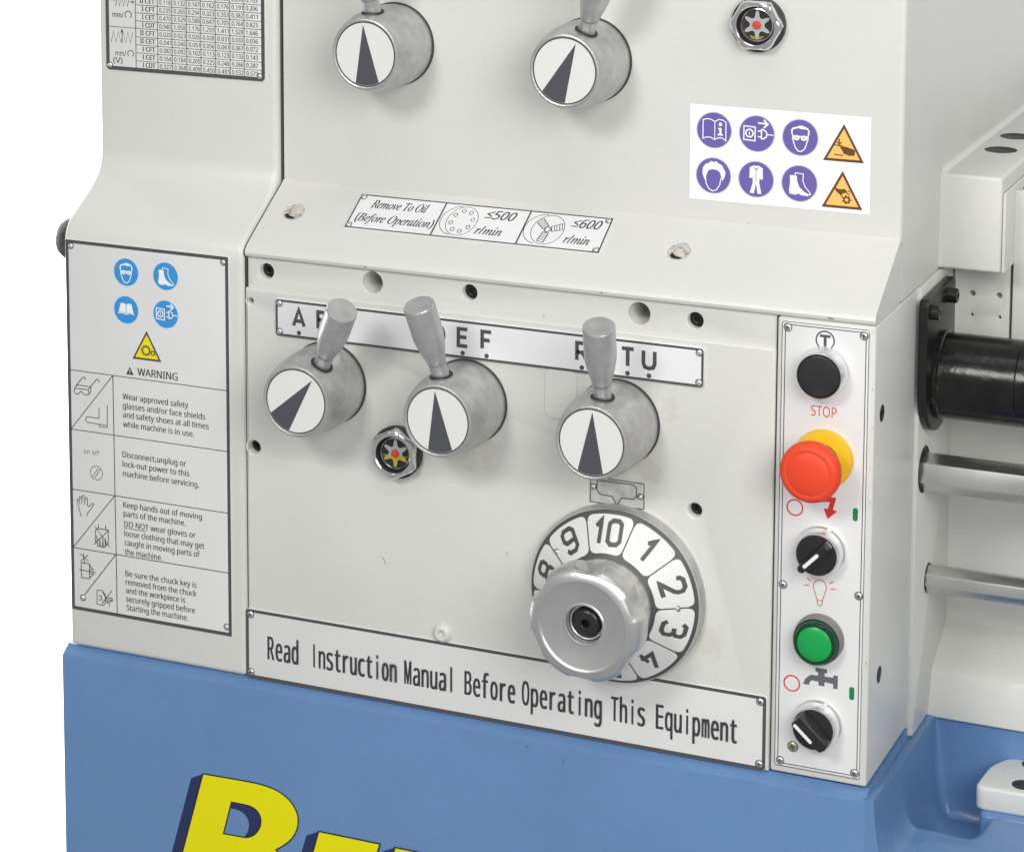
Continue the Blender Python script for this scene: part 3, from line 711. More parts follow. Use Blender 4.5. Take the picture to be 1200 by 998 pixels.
p.stroke(ell((-50.2, 15), 10.5, 13.2, 32), 0.4, 'print_dark', True); p.stroke(ell((-53.0, 15), 12, 13.2, 24, 95, 265), 0.4, 'print_dark')
for k in range(8):
    t = 2*math.pi*(k+.3)/8; p.stroke(ell((-50.2+7.2*math.cos(t), 15+9.4*math.sin(t)), 1.3, 1.6, 12), 0.4, 'print_dark', True)
p.done('faceplate_picture', pl)
p = Print(HP, 0.02)
p.stroke(ell((9.4, 15), 10.8, 13.2, 32), 0.4, 'print_dark', True); p.stroke(ell((5.8, 15), 12.4, 13.4, 24, 90, 262), 0.4, 'print_dark')
for k in range(3):
    t = R(20+120*k); c, s_ = math.cos(t), math.sin(t)
    def q(a, b): return (9.4+a*c-b*s_, 15+(a*s_+b*c)*1.2)
    p.stroke([q(2.5, -2), q(9.4, -2.4), q(9.4, 2.4), q(2.5, 2)], 0.45, 'print_dark', True)
    for a in (4.2, 5.8, 7.6): p.stroke([q(a, -2.2), q(a, 2.2)], 0.35, 'print_dark')
p.stroke(ell((9.4, 15), 2.0, 2.4, 12), 0.5, 'print_dark', True)
p.done('chuck_picture', pl)
for x, z in ((-125.5, 28.2), (-125.9, 1.8), (46.6, 28.0), (46.4, 1.8)): rivet(x, z, 0, pl, 1.9, fr=HP)
# filled holes in the hood
for x, v in ((-169.2, 8.5), (99.5, 8.0)):
    o = lathe('filled_screw_hole', [(7.4, 0.02), (7.0, 0.35), (6.5, 0.02), (0.0, -0.0)], HF.p(x, v, 0.12), HF.n, 'filler_paste', LR, 28)
    bmx = bmesh.new(); bmesh.ops.create_icosphere(bmx, subdivisions=3, radius=1)
    for vv in bmx.verts:
        k = 1+random.uniform(-.14, .14); q = vv.co*k
        vv.co = HF.p(x+q.x*4.7+0.8, v+q.y*6.2+1.6, q.z*1.5+0.1)
    fin(bmx, 'paint_lump', o, 'filler_paste')
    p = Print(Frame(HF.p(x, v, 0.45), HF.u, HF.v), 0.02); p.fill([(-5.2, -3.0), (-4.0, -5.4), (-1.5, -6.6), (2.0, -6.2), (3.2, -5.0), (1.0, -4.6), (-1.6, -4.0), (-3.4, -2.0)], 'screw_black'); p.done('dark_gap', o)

# -- little index plate over the dial
pl = slab('dial_index_plate', rr(53.0, -42.2, 89.5, -25.0, .6), [], -0.8, 0.2, 'etched_plate', LR, 0.2); pl['label'] = 'small scuffed index plate with pointer above the number dial'
p = Print(FRONT(-0.8), 0.02)
p.fill([rr(53.2, -42.0, 89.3, -25.2, .5)(0), rr(53.2, -42.0, 89.3, -25.2, .5)(.6)], 'print_border')
p.stroke([(58, -27.2), (57.8, -33.6), (60, -36.0), (68, -36.4), (71.2, -41.6), (74.2, -36.6), (82.4, -36.2), (84, -34.4), (84, -28.6), (82, -27.0)], 0.7, 'print_border', True)
p.done('pointer_outline', pl)
for x, z in ((55.4, -31.6), (86.6, -34.0)): rivet(x, z, -0.8, pl, 1.7)

# ================================================================ SELECTOR KNOBS (hub > handle, disc, arrow)
def selector(cx, cz, y0, ang, hang, label, first=[None]):
    if first[0] is None:
        hub = lathe('selector_knob', [(27.6, -0.2), (27.6, 0.9), (26.6, 1.0), (27.2, 8), (27.2, 22), (26.2, 34), (24.6, 42), (23.6, 45.6), (22.9, 46.9), (22.0, 47.2), (21.2, 46.9), (20.9, 46.3), (0, 46.3)], (0, 0, 0), (0, -1, 0), ['zinc', 'seam_dark'], LR, 96, ang=30, mi=[1, 1]+[0]*10)
        disc = Print(FRONT(-46.3), 0.02)
        disc.fill(ell((0, 0), 20.9, 20.9, 72), 'disc_white'); dsc = disc.done('pointer_disc', hub)
        ring = Print(FRONT(-46.3), 0.12); ring.fill([ell((0, 0), 20.95, 20.95, 72), ell((0, 0), 20.3, 20.3, 72)], 'print_dark')
        ring.done('disc_edge', hub)
        ar = Print(FRONT(-46.3), 0.2)
        arc = [(20.1*math.sin(R(t)), 20.1*math.cos(R(t))) for t in range(156, 206, 4)]
        ar.fill([(0, 19.0)]+arc, 'arrow_grey'); arr = ar.done('arrow', hub)
        hprof = [(5.2, 15), (5.5, 24), (5.6, 37.6), (5.9, 37.9), (6.5, 41), (7.9, 47), (9.2, 53), (9.9, 58), (10.0, 66), (10.0, 79.6), (9.9, 80.6), (9.5, 81.1), (9.0, 81.2), (4, 80.4), (0, 80.2)]
        h = lathe('handle', hprof, (0, 0, 0), (0, 0, 1), 'handle_metal', hub, 40, ang=40)
        bmr = bmesh.new(); K = 40; R1 = []; R2 = []
        for k in range(K):
            t = 2*math.pi*k/K
            for rad, L_, lift in ((7.5, R1, 0.03), (4.0, R2, 0.12)):
                a_, b_ = rad*math.cos(t), rad*math.sin(t); Rh = 26.55+0.0
                L_.append(bmr.verts.new((a_, -34.0+b_*1.05, math.sqrt(Rh*Rh-a_*a_)+lift-max(0, -b_)*0.13-max(0, b_)*-0.06)))
        for k in range(K): bmr.faces.new((R1[k], R1[(k+1) % K], R2[(k+1) % K], R2[k]))
        bmesh.ops.recalc_face_normals(bmr, faces=bmr.faces[:])
        sock_ = fin(bmr, 'handle_socket', hub, 'hole_dark')
        first[0] = hub
    else:
        src = first[0]; hub = src.copy(); COL.objects.link(hub)
        for ch in list(src.children):
            c = ch.copy(); COL.objects.link(c); c.parent = hub; c.matrix_parent_inverse = Matrix()
    hub.location = (cx*S, y0*S, cz*S); hub.matrix_parent_inverse = parent_inv(LR); hub['label'] = label
    for c in hub.children:
        c.matrix_parent_inverse = Matrix(); k = c.name.split('.')[0]
        if k == 'arrow': c.rotation_euler = (0, R(ang), 0)
        if k == 'handle':
            c.location = (0, -24*S, 0); c.rotation_euler = (Matrix.Rotation(R(hang), 4, 'Y') @ Matrix.Rotation(R(22), 4, 'X')).to_euler()
        if k == 'handle_socket':
            c.rotation_euler = (0, R(hang), 0)
    return hub
selector(-129.5, 12.7, 0, 38, 29.5, 'grey knob on the lower row, leftmost, its arrow turned to the right')
selector(-30.8, 12.4, 0, -5.6, -7, 'grey knob on the lower row, middle, its lever leaning left')
selector(71.1, 11.7, 0, 1.6, 5.5, 'grey knob on the lower row, right, directly above the number dial')
selector(-106.2, 229.2, 55, -4.5, -1, 'grey knob on the headstock, upper left, arrow pointing straight up')
selector(30.5, 228.0, 55, 23, 22, 'grey knob on the headstock, upper right, arrow leaning right')

# ================================================================ OIL SIGHT GLASSES
def sight(cx, cz, y0, label, oil, hexrot=0, nut='chrome'):
    n = 6
    bm = bmesh.new()
    def ringp(r, d, k=6, rot=0): return [bm.verts.new((cx+r*math.cos(2*math.pi*i/k+rot), y0-d, cz+r*math.sin(2*math.pi*i/k+rot))) for i in range(k)]
    K = 48
    def mixr(d, rr_, hexamt):
        out = []
        for i in range(K):
            t = 2*math.pi*i/K; q = (t-hexrot) % (math.pi/3)-math.pi/6
            hx = 0.90/math.cos(q); r = rr_*((1-hexamt)+hexamt*min(hx, 1.0)); out.append(bm.verts.new((cx+r*math.cos(t), y0-d, cz+r*math.sin(t))))
        return out
    rings = [mixr(0, 17.0, 0), mixr(4, 17.2, 0), mixr(4.2, 16.8, 1), mixr(8.2, 16.8, 1), mixr(9.6, 15.6, .6), mixr(10.2, 14.2, 0), mixr(10.3, 12.6, 0), mixr(9.8, 12.0, 0), mixr(4.5, 11.8, 0)]
    for a, b in zip(rings, rings[1:]):
        for i in range(K): 
            f = bm.faces.new((a[i], a[(i+1) % K], b[(i+1) % K], b[i]))
            if a is rings[0] or a is rings[1]: f.material_index = 1
            if b is rings[-1]: f.material_index = 1
    bmesh.ops.recalc_face_normals(bm, faces=bm.faces[:])
    o = fin(bm, 'oil_sight_glass', LR, [nut, 'black_matt'], ang=25); o['label'] = label
    lathe('sight_back', [(0, 4.6), (11.9, 4.6)], (cx, y0, cz), (0, -1, 0), 'hole_dark', o, 32)
    lathe('inner_ring', [(10.6, 4.6), (10.6, 6.0), (9.9, 6.2), (9.6, 5.8), (9.6, 4.6)], (cx, y0, cz), (0, -1, 0), 'chrome', o, 40)
    p = Print(FRONT(y0-5.2), 0.05)
    star = []
    for i in range(72):
        t = 2*math.pi*i/72+0.2*(oil < .5); a_ = math.cos(6*(t-math.pi/2)); r = 5.4+3.7*a_ if a_ > 0 else 5.4+0.8*a_
        star.append((r*math.cos(t), r*math.sin(t)))
    p.fill([(cx+q[0], cz+q[1]) for q in star], 'star_grey'); s_ = p.done('star_wheel', o)
    lathe('red_hub', [(2.5, 5.2), (2.5, 6.6), (1.9, 7.2), (0, 7.4)], (cx, y0, cz), (0, -1, 0), 'sight_red', o, 20)
    p = Print(FRONT(y0-5.5), 0.05)
    if oil < 0.5:
        low_ = [(cx+q[0]*1.02, cz+q[1]*1.02) for q in star if q[1] < -1.6]
        low_.sort(key=lambda q: math.atan2(q[1]-cz, q[0]-cx)); p.fill(low_, 'oil_yellow')
        p.stroke([(cx-8.6, cz-1.9), (cx+8.6, cz-1.6)], 0.6, 'oil_yellow')
    else:
        p.stroke([(cx-4.4, cz-7.0), (cx-2, cz-7.6), (cx+1.5, cz-7.7), (cx+4.4, cz-7.0)], 0.6, 'oil_yellow'); p.stroke([(cx-3.6, cz-8.2), (cx, cz-8.8), (cx+3.2, cz-8.3)], 0.5, 'oil_yellow')
    p.done('oil_level', o)
    return o
sight(141.2, 258.0, 55, 'round oil sight glass with red centre at the top of the headstock', 0.9, R(0))
sight(-78.8, -26.6, 0, 'round oil sight glass half full of yellow oil between the lower knobs', 0.2, R(28))

# ================================================================ NUMBER DIAL AND HAND WHEEL
DX, DZ = 72.9, -97.6
dial = lathe('number_dial', [(57.0, 0.2), (57.0, 4.6), (56.6, 6.2), (56.0, 7.6), (55.5, 9.0), (55.0, 9.6), (29.2, 24.55), (27, 24.8)], (DX, 0, DZ), (0, -1, 0), ['zinc', 'print_border', 'turned_alu'], LR, 160, ang=20, mi=[0, 0, 0, 2, 1, 1, 1])
dial['label'] = 'round number dial marked 1 to 10 on white fields'
def cell(p, a0, a1, r0, r1, rad, m):
    # one white field, built as a fine grid that follows the cone; angles clockwise from up
    g_ = 0.45; na, nr = 26, 8; am = (a0+a1)/2; i0 = p.mi(m); V = []
    def lim(r): return (a1-a0)/2-math.degrees(g_/r)
    for i in range(na+1):
        t = -1+2*i/na; t = math.copysign(abs(t)**0.55, t)            # crowd the columns towards the edges
        row = []
        for j in range(nr+1):
            f = j/nr; r = r0+(r1-r0)*f; u_ = (1-abs(t))*lim(r)*math.pi/180*r      # distance from the side edge
            k = 0 if u_ >= rad else rad-math.sqrt(max(0, rad*rad-(rad-u_)**2))
            rr2 = (r0+k*0.8)+((r1-k)-(r0+k*0.8))*f; a_ = R(am+t*lim(rr2))
            row.append(p.bm.verts.new(p.fr.p(DX+rr2*math.sin(a_), DZ+rr2*math.cos(a_), 0.05)))
        V.append(row)
    for i in range(na):
        for j in range(nr):
            f = p.bm.faces.new((V[i][j], V[i+1][j], V[i+1][j+1], V[i][j+1])); f.material_index = i0; f.normal_update()
            if f.normal.y > 0: f.normal_flip()
CONE = ConeFrame((0, 0, 0))
for k, t in enumerate(['10', '1', '2', '3', '4', '5', '6', '7', '8', '9']):
    ac = -2.0+36*k
    p = Print(CONE, 0.1)
    cell(p, ac-18, ac+18, 32.2, 53.4, 3.8, 'disc_white')
    rr_ = 43.6; cx, cz = DX+rr_*math.sin(R(ac)), DZ+rr_*math.cos(R(ac)); H = 15.4; g_ = lambda c, u0, u1: stroke_glyph(p, c, cx+u0, cx+u1, cz-H/2, H, 2.6, 'print_border', (cx, cz, -ac))
    if t == '10': g_('1', -9.6, -3.4); g_('0', -1.0, 9.4)
    elif t == '1': g_('1', -3.4, 3.0)
    else: g_(t, -5.6, 5.6)
    p.done('number_field', dial)
for a in (-54, 88): rivet(DX+44*math.sin(R(a)), DZ+44*math.cos(R(a)), -16.1, dial, 1.6)
# hand wheel
bm = bmesh.new(); NN = 216; rings = []
def scal(t, depth):
    q = (t*6/(2*math.pi)+0.05) % 1.0-0.5
    return 1-depth*max(0, 1-(q/0.25)**2)
prof = [(29.8, 20, 0), (29.6, 37.5, 0), (29, 39, 0), (29.6, 40.2, 0), (32.2, 41.6, 0.01), (35, 44.5, 0.05), (36.4, 48, 0.15), (36.9, 52, 0.19), (36.9, 56, 0.16), (36.4, 59.4, 0.10), (35.2, 61.8, 0.05), (33.4, 63.5, 0.02), (30.6, 64.8, 0), (28.4, 65.2, 0), (27.6, 64.9, 0), (26.9, 64.3, 0), (20, 62.4, 0), (14.6, 61.3, 0), (13.6, 61.2, 0), (13, 61.7, 0), (12.2, 61.7, 0), (11.8, 61.1, 0), (11.8, 53, 0), (0, 53, 0)]
u, v, d = basis((0, -1, 0))
prev = None
for r, h, dp in prof:
    if r == 0: ring = [bm.verts.new((DX, -h, DZ))]
    else: ring = [bm.verts.new((DX+r*scal(2*math.pi*k/NN, dp)*math.cos(2*math.pi*k/NN), -h, DZ+r*scal(2*math.pi*k/NN, dp)*math.sin(2*math.pi*k/NN))) for k in range(NN)]
    if prev:
        for k in range(NN):
            k2 = (k+1) % NN
            bm.faces.new((prev[k], prev[k2], ring[k2], ring[k]) if len(ring) > 1 else (prev[k], prev[k2], ring[0]))
    prev = ring
bmesh.ops.recalc_face_normals(bm, faces=bm.faces[:])
wheel = fin(bm, 'hand_wheel', LR, 'turned_alu', ang=22); wheel['label'] = 'turned aluminium hand wheel with thumb scallops in front of the number dial'
b = lathe('centre_screw', [(2.4, 52), (2.5, 59.0), (2.9, 59.4), (6.5, 59.2), (8.4, 58.2), (9.3, 56.6), (9.3, 52)], (DX, 0, DZ), (0, -1, 0), 'black_plastic', wheel, 40)
lathe('screw_washer', [(11.7, 54.2), (11.0, 56.0), (10.0, 56.2), (9.8, 54)], (DX, 0, DZ), (0, -1, 0), 'rivet_metal', wheel, 40)
lathe('wheel_recess', [(0, 55), (2.5, 55), (2.5, 59.3)], (DX, 0, DZ), (0, -1, 0), 'screw_black', wheel, 6)
# painted collar behind the dial
lathe('dial_collar', [(58.8, -0.5), (58.8, 0.2), (58.2, 0.5), (54, 0.5)], (DX, 0, DZ), (0, -1, 0), 'grey_paint', LR, 96)

# ================================================================ CONTROL PLATE
pl = slab('control_plate', rr(175.2, -192.2, 229.6, 88.2, 2.0), [], -0.8, 0.5, 'control_plate', LR, 0.25); pl['label'] = 'white narrow switch plate with STOP marking'
p = Print(FRONT(-0.8), 0.02)
p.fill([rr(175.5, -191.9, 229.3, 87.9, 1.8)(0), rr(175.5, -191.9, 229.3, 87.9, 1.8)(.45)], 'print_border')
p.fill([rr(177.4, -190.2, 227.6, 86.2, 0.8)(0), rr(177.4, -190.2, 227.6, 86.2, 0.8)(.55)], 'print_border')
p.done('border', pl)
PY = -0.8
p = Print(FRONT(PY), 0.02); p.ring((202.3, 78.6), 6.0, 5.1, 'print_border'); p.fill([(199.0, 82.0), (205.6, 82.0), (205.6, 80.4), (203.2, 80.4), (203.2, 75.0), (201.4, 75.0), (201.4, 80.4), (199.0, 80.4)], 'print_border'); p.done('start_symbol', pl)
p = Print(FRONT(PY), 0.02); add_text(p, 'STOP', 194.4, 210.2, 31.6, 6.4, 'print_red'); p.done('lettering', pl)
for cx, cz in ((185.6, -27.0), (185.7, -138.0)):
    p = Print(FRONT(PY), 0.02); p.ring((cx, cz), 5.3, 4.4, 'print_red'); p.done('off_symbol', pl)
for cx, cz in ((223.0, -26.2), (223.2, -138.2)):
    p = Print(FRONT(PY), 0.02); p.fill(rr(cx-1.6, cz-4.1, cx+1.6, cz+4.1, 1.5)(0), 'print_green'); p.done('on_symbol', pl)
p = Print(FRONT(PY), 0.02)
p.fill([(198.2, -19.4), (207.9, -17.4), (211.2, -17.6), (209.2, -25.0), (211.8, -25.8), (206.0, -31.4), (203.4, -25.0), (206.0, -25.0), (207.2, -20.6), (198.6, -22.0)], 'print_red'); p.done('power_symbol', pl)
p = Print(FRONT(PY), 0.02)
bl = [(200.4, -82.6)]+ell((202.1, -74.6), 4.1, 4.6, 18, 215, -35)[0:]+[(203.9, -82.6), (203.4, -85.6), (202.1, -86.4), (200.9, -85.6)]
p.stroke(bl, 0.55, 'bulb_red', True); p.stroke([(200.4, -83.0), (203.8, -83.0)], 0.5, 'bulb_red')
for a, c in ((60, 'bulb_red'), (0, 'bulb_red'), (-60, 'bulb_red'), (-88, 'bulb_red'), (88, 'bulb_red')):
    r1, r2 = (6.6, 9.6); s_, c_ = math.sin(R(a)), math.cos(R(a))
    p.stroke([(202.1+s_*r1, -74.8+c_*r1), (202.1+s_*r2, -74.8+c_*r2)], 0.6, c if a else 'print_border')
p.done('lamp_symbol', pl)
p = Print(FRONT(PY), 0.02)
p.fill([(192.8, -137.2), (194.0, -133.6), (197.4, -130.6), (202.0, -130.4), (202.0, -128.2), (200.4, -128.2), (200.4, -125.6), (207.6, -125.6), (207.6, -128.2), (206.2, -128.2), (206.2, -130.2), (211.6, -130.2), (211.6, -128.6), (214.4, -128.6), (214.4, -137.0), (211.6, -137.0), (211.6, -134.2), (206.2, -133.8), (206.2, -136.6), (202.4, -136.6), (202.4, -134.2), (198.2, -134.0), (196.8, -135.4), (196.8, -137.2)], 'tap_grey'); p.done('coolant_tap_symbol', pl)
for x, z in ((179.2, 84.2), (226.0, 84.0), (179.0, -76.4), (226.2, -76.4), (179.2, -188.4), (226.0, -188.2)): rivet(x, z, PY, pl, 2.3, cross=True)
rivet(187.1, -178.2, PY, pl, 3.1, cross=True, m='brass_screw')
CX = 202.6
# stop button
o = lathe('stop_button', [(15.3, 0), (15.3, 2.5), (14.6, 3.6), (14.2, 12.4), (13.6, 13.4), (12.8, 13.6), (12.2, 13.1), (12.0, 12.2)], (CX, PY, 60.0), (0, -1, 0), 'bezel', LR, 64, ang=30); o['label'] = 'round black push button with bright collar above the word STOP'
lathe('button_cap', [(12.6, 13.4), (12.3, 14.2), (11.6, 14.5), (0, 13.8)], (CX, PY, 60.0), (0, -1, 0), 'black_button', o, 64)
lathe('cap_rim', [(13.5, 13.1), (13.4, 14.0), (12.6, 14.1), (12.5, 13)], (CX, PY, 60.0), (0, -1, 0), 'black_plastic', o, 64)
# emergency stop
o = lathe('emergency_stop', [(17.9, 0), (17.9, 3.0), (17.2, 4.6), (15.0, 5.2), (11.4, 5.4), (11.2, 8)], (CX+0.8, PY, 6.2), (0, -1, 0), 'estop_yellow', LR, 72, ang=30); o['label'] = 'red mushroom emergency stop button on a yellow collar'
lathe('mushroom_stem', [(10.2, 5), (10.2, 18), (13.0, 25.0)], (CX, PY, 5.5), (0, -1, 0), 'estop_yellow', o, 48)
lathe('mushroom_cap', [(12, 18.8), (15.2, 19.8), (17.6, 21.8), (18.5, 25.5), (18.5, 28.0), (17.9, 30.2), (16.4, 31.9), (13.6, 33.0), (13.2, 32.7), (12.6, 33.1), (8, 34.4), (0, 35.2)], (CX, PY, 5.5), (0, -1, 0), 'estop_red', o, 72, ang=60)
p = Print(FRONT(PY-34.6), 0.0)
for a0 in ():
    p.stroke([(CX+12.6*math.cos(R(a)), 5.5+12.6*math.sin(R(a))) for a in range(a0, a0+110, 8)], 0.35, 'estop_red')
p.bm.free()
# rotary switches
def rotary(cz, ang, name_label, wide, mark_side):
    o = lathe('rotary_switch', [(15.3, 0), (15.3, 2.2), (14.4, 3.4), (13.9, 9.6), (13.3, 10.8), (12.6, 11.0), (12.2, 10.4)], (CX, PY, cz), (0, -1, 0), 'bezel', LR, 64, ang=30); o['label'] = name_label
    lathe('dial_face', [(12.7, 10.2), (12.4, 11.4), (11.8, 11.6), (0, 11.6)], (CX, PY, cz), (0, -1, 0), 'black_plastic', o, 64)
    bm = bmesh.new()
    c, s_ = math.cos(R(ang)), math.sin(R(ang))
    L0, L1, w0, w1, hgt = wide
    pr = [(-L0, -w0), (L1, -w1), (L1+1.4, 0), (L1, w1), (-L0, w0)]
    A = []; B = []
    for a, b_ in pr:
        A.append(bm.verts.new((CX+a*c-b_*s_, PY-11.4, cz+a*s_+b_*c))); k = 0.80
        B.append(bm.verts.new((CX+a*k**.2*c-b_*k*s_, PY-11.4-hgt*(1 if a < 0 else .9), cz+a*k**.2*s_+b_*k*c)))
    n = len(pr); bm.faces.new(A); bm.faces.new(B[::-1])
    for i in range(n): bm.faces.new((A[i], A[(i+1) % n], B[(i+1) % n], B[i]))
    bmesh.ops.recalc_face_normals(bm, faces=bm.faces[:])
    bmesh.ops.bevel(bm, geom=bm.edges[:], offset=0.7, segments=3, profile=0.5, affect='EDGES')
    fin(bm, 'switch_grip', o, 'black_plastic')
    m0, m1, mb = mark_side
    p = Print(FRONT(PY-11.4-hgt), 0.12)
    def q(a, b_): return (CX+a*c-b_*s_, cz+a*s_+b_*c)
    p.fill([q(x, yy) for x, yy in rr(m0, mb-1.1, m1, mb+1.1, 1.0)(0)], 'white_mark'); p.done('switch_mark', o)
    return o
rotary(-51.0, 226, 'black rotary switch with white mark, just above the lamp symbol', (12.2, 12.6, 2.9, 2.9, 7), (-4.5, 8.5, 0))
rotary(-160.5, -42, 'black rotary switch with broad grip, lowest on the switch plate', (12.0, 12.2, 5.2, 4.6, 8.5), (-10.5, 4.5, -2.4))
# green lamp
o = lathe('green_button', [(15.3, 0), (15.3, 2.2), (14.6, 3.2), (14.4, 8)], (CX, PY, -106.4), (0, -1, 0), 'grey_rubber', LR, 64, ang=30); o['label'] = 'round green lit push button below the lamp symbol'
lathe('button_rim', [(14.0, 7.6), (13.6, 9.4), (13.2, 11.6), (12.4, 12.4), (11.2, 12.4), (10.8, 11.8)], (CX, PY, -106.4), (0, -1, 0), 'lens_rim', o, 64)
lathe('green_lens', [(11.0, 11.6), (10.4, 12.2), (5, 12.7), (0, 12.9)], (CX, PY, -106.4), (0, -1, 0), 'lens_green', o, 64, ang=60)

# ================================================================ LEFT KNURLED KNOB
o = lathe('knurled_knob', [(0, 18), (8, 17.6), (12.0, 16), (14.3, 12), (15.3, 7), (15.5, 0), (12, -2)], (-329, 27, 82.5), (-1, 0, 0), 'knurl', LR, 72, ang=60); o['label'] = 'dark knurled round knob on the left side of the gear cover'

# ================================================================ BED, FLANGE AND RODS
bed = [(192, 92), (192, -158), (180, -165), (166, -172), (155, -178.5), (153.5, -181), (147, -208), (340, -208), (340, 92)]
prism('lathe_bed', bed, 231, 760, 'x', 'cast_paint', LR, bev=1.5, seg=3)
# wall plate with four holes behind the black shaft
o = slab('bracket_plate', rr(236, 20, 272.5, 96, 0.8), [circ(248.0, 68.6, 1.9, 20), circ(265.6, 68.8, 1.9, 20), circ(248.1, 54.2, 1.1, 16), circ(266.2, 54.4, 1.1, 16)], 186, 190, 'grey_paint', LR, 0.4)
box('side_panel', 274.6, 520, 183, 190, 20, 140, 'grey_paint', LR, 0.8)
# gap block on top
box('bed_block', 225, 272.6, 153.5, 640, 91.2, 153.6, 'grey_paint', LR, 2.4, 4)
prism('block_fillet', [(232.9, 153.0)]+[(233+4*(1-math.sin(R(q))), 153.5+4*(1-math.cos(R(q)))) for q in range(0, 91, 15)]+[(232.9, 157.5)], 155.5, 640, 'y', 'grey_paint', LR)
box('gap_plate', 273.0, 274.9, 154.8, 640, 91.6, 143.5, 'grey_paint', LR, 0.6)
box('bed_rail', 278.6, 760, 187.5, 640, 60, 118, 'cast_paint', LR, 1.0)
for x, yv in ((268.0-6, 186), (262.5+6, 222)):
    pass
for x, yv in ((251.8, 243), (251.0, 294)):
    o = lathe('bolt_hole', [(10.8, 0.05), (10.4, 0.2), (10.1, -0.0), (0, 0.05)], (x, yv, 153.75), (0, 0, 1), 'hole_dark', LR, 36)
lathe('plate_hole', [(7.0, 0.2), (0, 0.2)], (274.9, 208, 130.5), (1, 0, 0), 'hole_dark', LR, 24)
# black flange
fo = [(107, 78), (112, 83), (172, 91.5), (177, 88), (177, 50)]
flp = [(96, 86), (99, 90.5), (163, 93)]
fl_ = [(64+34, 88), (64+36, 90.5)]
F = [(94, 80.5), (97.5, 84), (162, 84.5), (166, 83.5), (168, 80.5), (168, 29)]
for k in range(1, 16):
    t = R(-180*k/16); F.append((131+37*math.cos(t), 29+37*math.sin(t)))
F.append((94, 29))
F2 = []
for q in F:
    if not F2 or (abs(q[0]-F2[-1][0])+abs(q[1]-F2[-1][1])) > 0.5: F2.append(q)
o = prism('shaft_flange', F2, 235.2, 241.2, 'x', 'flange_black', LR, bev=0.9, seg=2); o['label'] = 'black steel flange plate behind the thick shaft'
for yv, z, L_ in ((103, 75.2, 5.4), (145, 76.4, 6.8)):
    b = lathe('cap_screw', [(2.2, L_-3), (2.3, L_), (4.1, L_), (4.8, L_-.7), (4.8, -1)], (241.2, yv, z), (1, 0, 0), 'screw_black', LR, 36)
    lathe('hex_recess', [(0, L_-3), (2.3, L_-3), (2.3, L_-.1)], (241.2, yv, z), (1, 0, 0), 'hole_dark', b, 6)
sh = lathe('leadscrew_sleeve', [(0, 0), (28.6, 0), (28.6, 3.4), (27.4, 4.2), (27.4, 52), (27.0, 52.5), (27.4, 53), (27.4, 420)], (241.2, 131, 28), (1, 0, 0), 'black_steel', LR, 96, ang=30)
sh['label'] = 'thick glossy black steel shaft running out of the flange'
def rod(name, y, z, r, n, m, x0=232, rot=0, label=None, ch=0.0):
    pr = [(y+r*math.cos(2*math.pi*k/n+rot), z+r*math.sin(2*math.pi*k/n+rot)) for k in range(n)]
    o = prism(name, pr, x0, 700, 'x', m, LR, bev=0.5 if n < 10 else 0, seg=2); 
    if label: o['label'] = label
    return o
rod('feed_rod', 118, -33.0, 12.4, 6, 'bright_steel', 225, R(78), 'upper bright hexagonal steel rod below the black shaft')
lathe('rod_bore', [(0, 0.1), (14.6, 0.1), (15.0, 0.2), (15.2, 0.1)], (235.05, 119, -32), (1, 0, 0), 'hole_dark', LR, 48)
rod('switch_rod', 137, -110, 9.3, 8, 'bright_steel', 225, R(12), 'lower slimmer bright steel rod')
lathe('rod_bore', [(0, 0.1), (9.9, 0.1)], (235.05, 137, -110), (1, 0, 0), 'hole_dark', LR, 40)

# ================================================================ BLUE CABINET
cab = empty('cabinet_stand', (-50, 150, -700), 'blue painted machine cabinet with yellow brand lettering and sunken chip tray', 'cabinet')
cf = -5.0
f = [(cf, -900), (cf, -204.6), (cf+0.6, -203.2), (cf+2.2, -202.2), (3.0, -198.2), (40, -198.1), (40, -900)]
prism('cabinet_front', f, -333, 234.2, 'x', 'blue_paint', cab, ang=25, bev=0)
box('cabinet_top', -332.8, 233.0, 30, 500, -900, -198.6, 'blue_paint', cab, 0)
# tray: swept concave pocket to the right of the cabinet body
bm = bmesh.new()
def sst(a, b_, v):
    t = max(0.0, min(1.0, (v-a)/(b_-a))); return t*t*(3-2*t)
def tray_z(x, yy):
    pit = 30*sst(58, 84, yy)*sst(292, 274, x)                  # sunken pocket between the wall and the foot
    floor = -242.5-pit-0.02*(150-yy)+0.5*math.sin(x*0.13+yy*0.09)+0.4*math.sin(yy*0.21-x*0.05)
    dx = max(0.0, min(1.0, (x-240.0)/13.0)); dy = max(0.0, min(1.0, (151-yy)/10.0))
    k = min(1.0, ((1-(1-dx)**2.3)**(1/2.3)) * ((1-(1-dy)**2.3)**(1/2.3)))
    rim = -206.8+(5.0*sst(60, 5, yy))
    return rim-(rim-floor)*k
nx, ny = 90, 110
xs = [233.2+ (i/nx)**2.2*520 for i in range(nx+1)]; ys = [152-(j/ny)**1.6*156.9 for j in range(ny+1)]
G = [[bm.verts.new((x, yy, tray_z(x, yy))) for yy in ys] for x in xs]
for i in range(nx):
    for j in range(ny): bm.faces.new((G[i][j], G[i][j+1], G[i+1][j+1], G[i+1][j]))
fr_ = [bm.verts.new((x, ys[-1], -900)) for x in xs]
for i in range(nx): bm.faces.new((G[i][-1], fr_[i], fr_[i+1], G[i+1][-1]))
bmesh.ops.recalc_face_normals(bm, faces=bm.faces[:])
o = fin(bm, 'chip_tray', cab, 'blue_paint', ang=60)
box('tray_rear', 200, 760, 152.1, 420, -400, -204, 'blue_paint', cab)
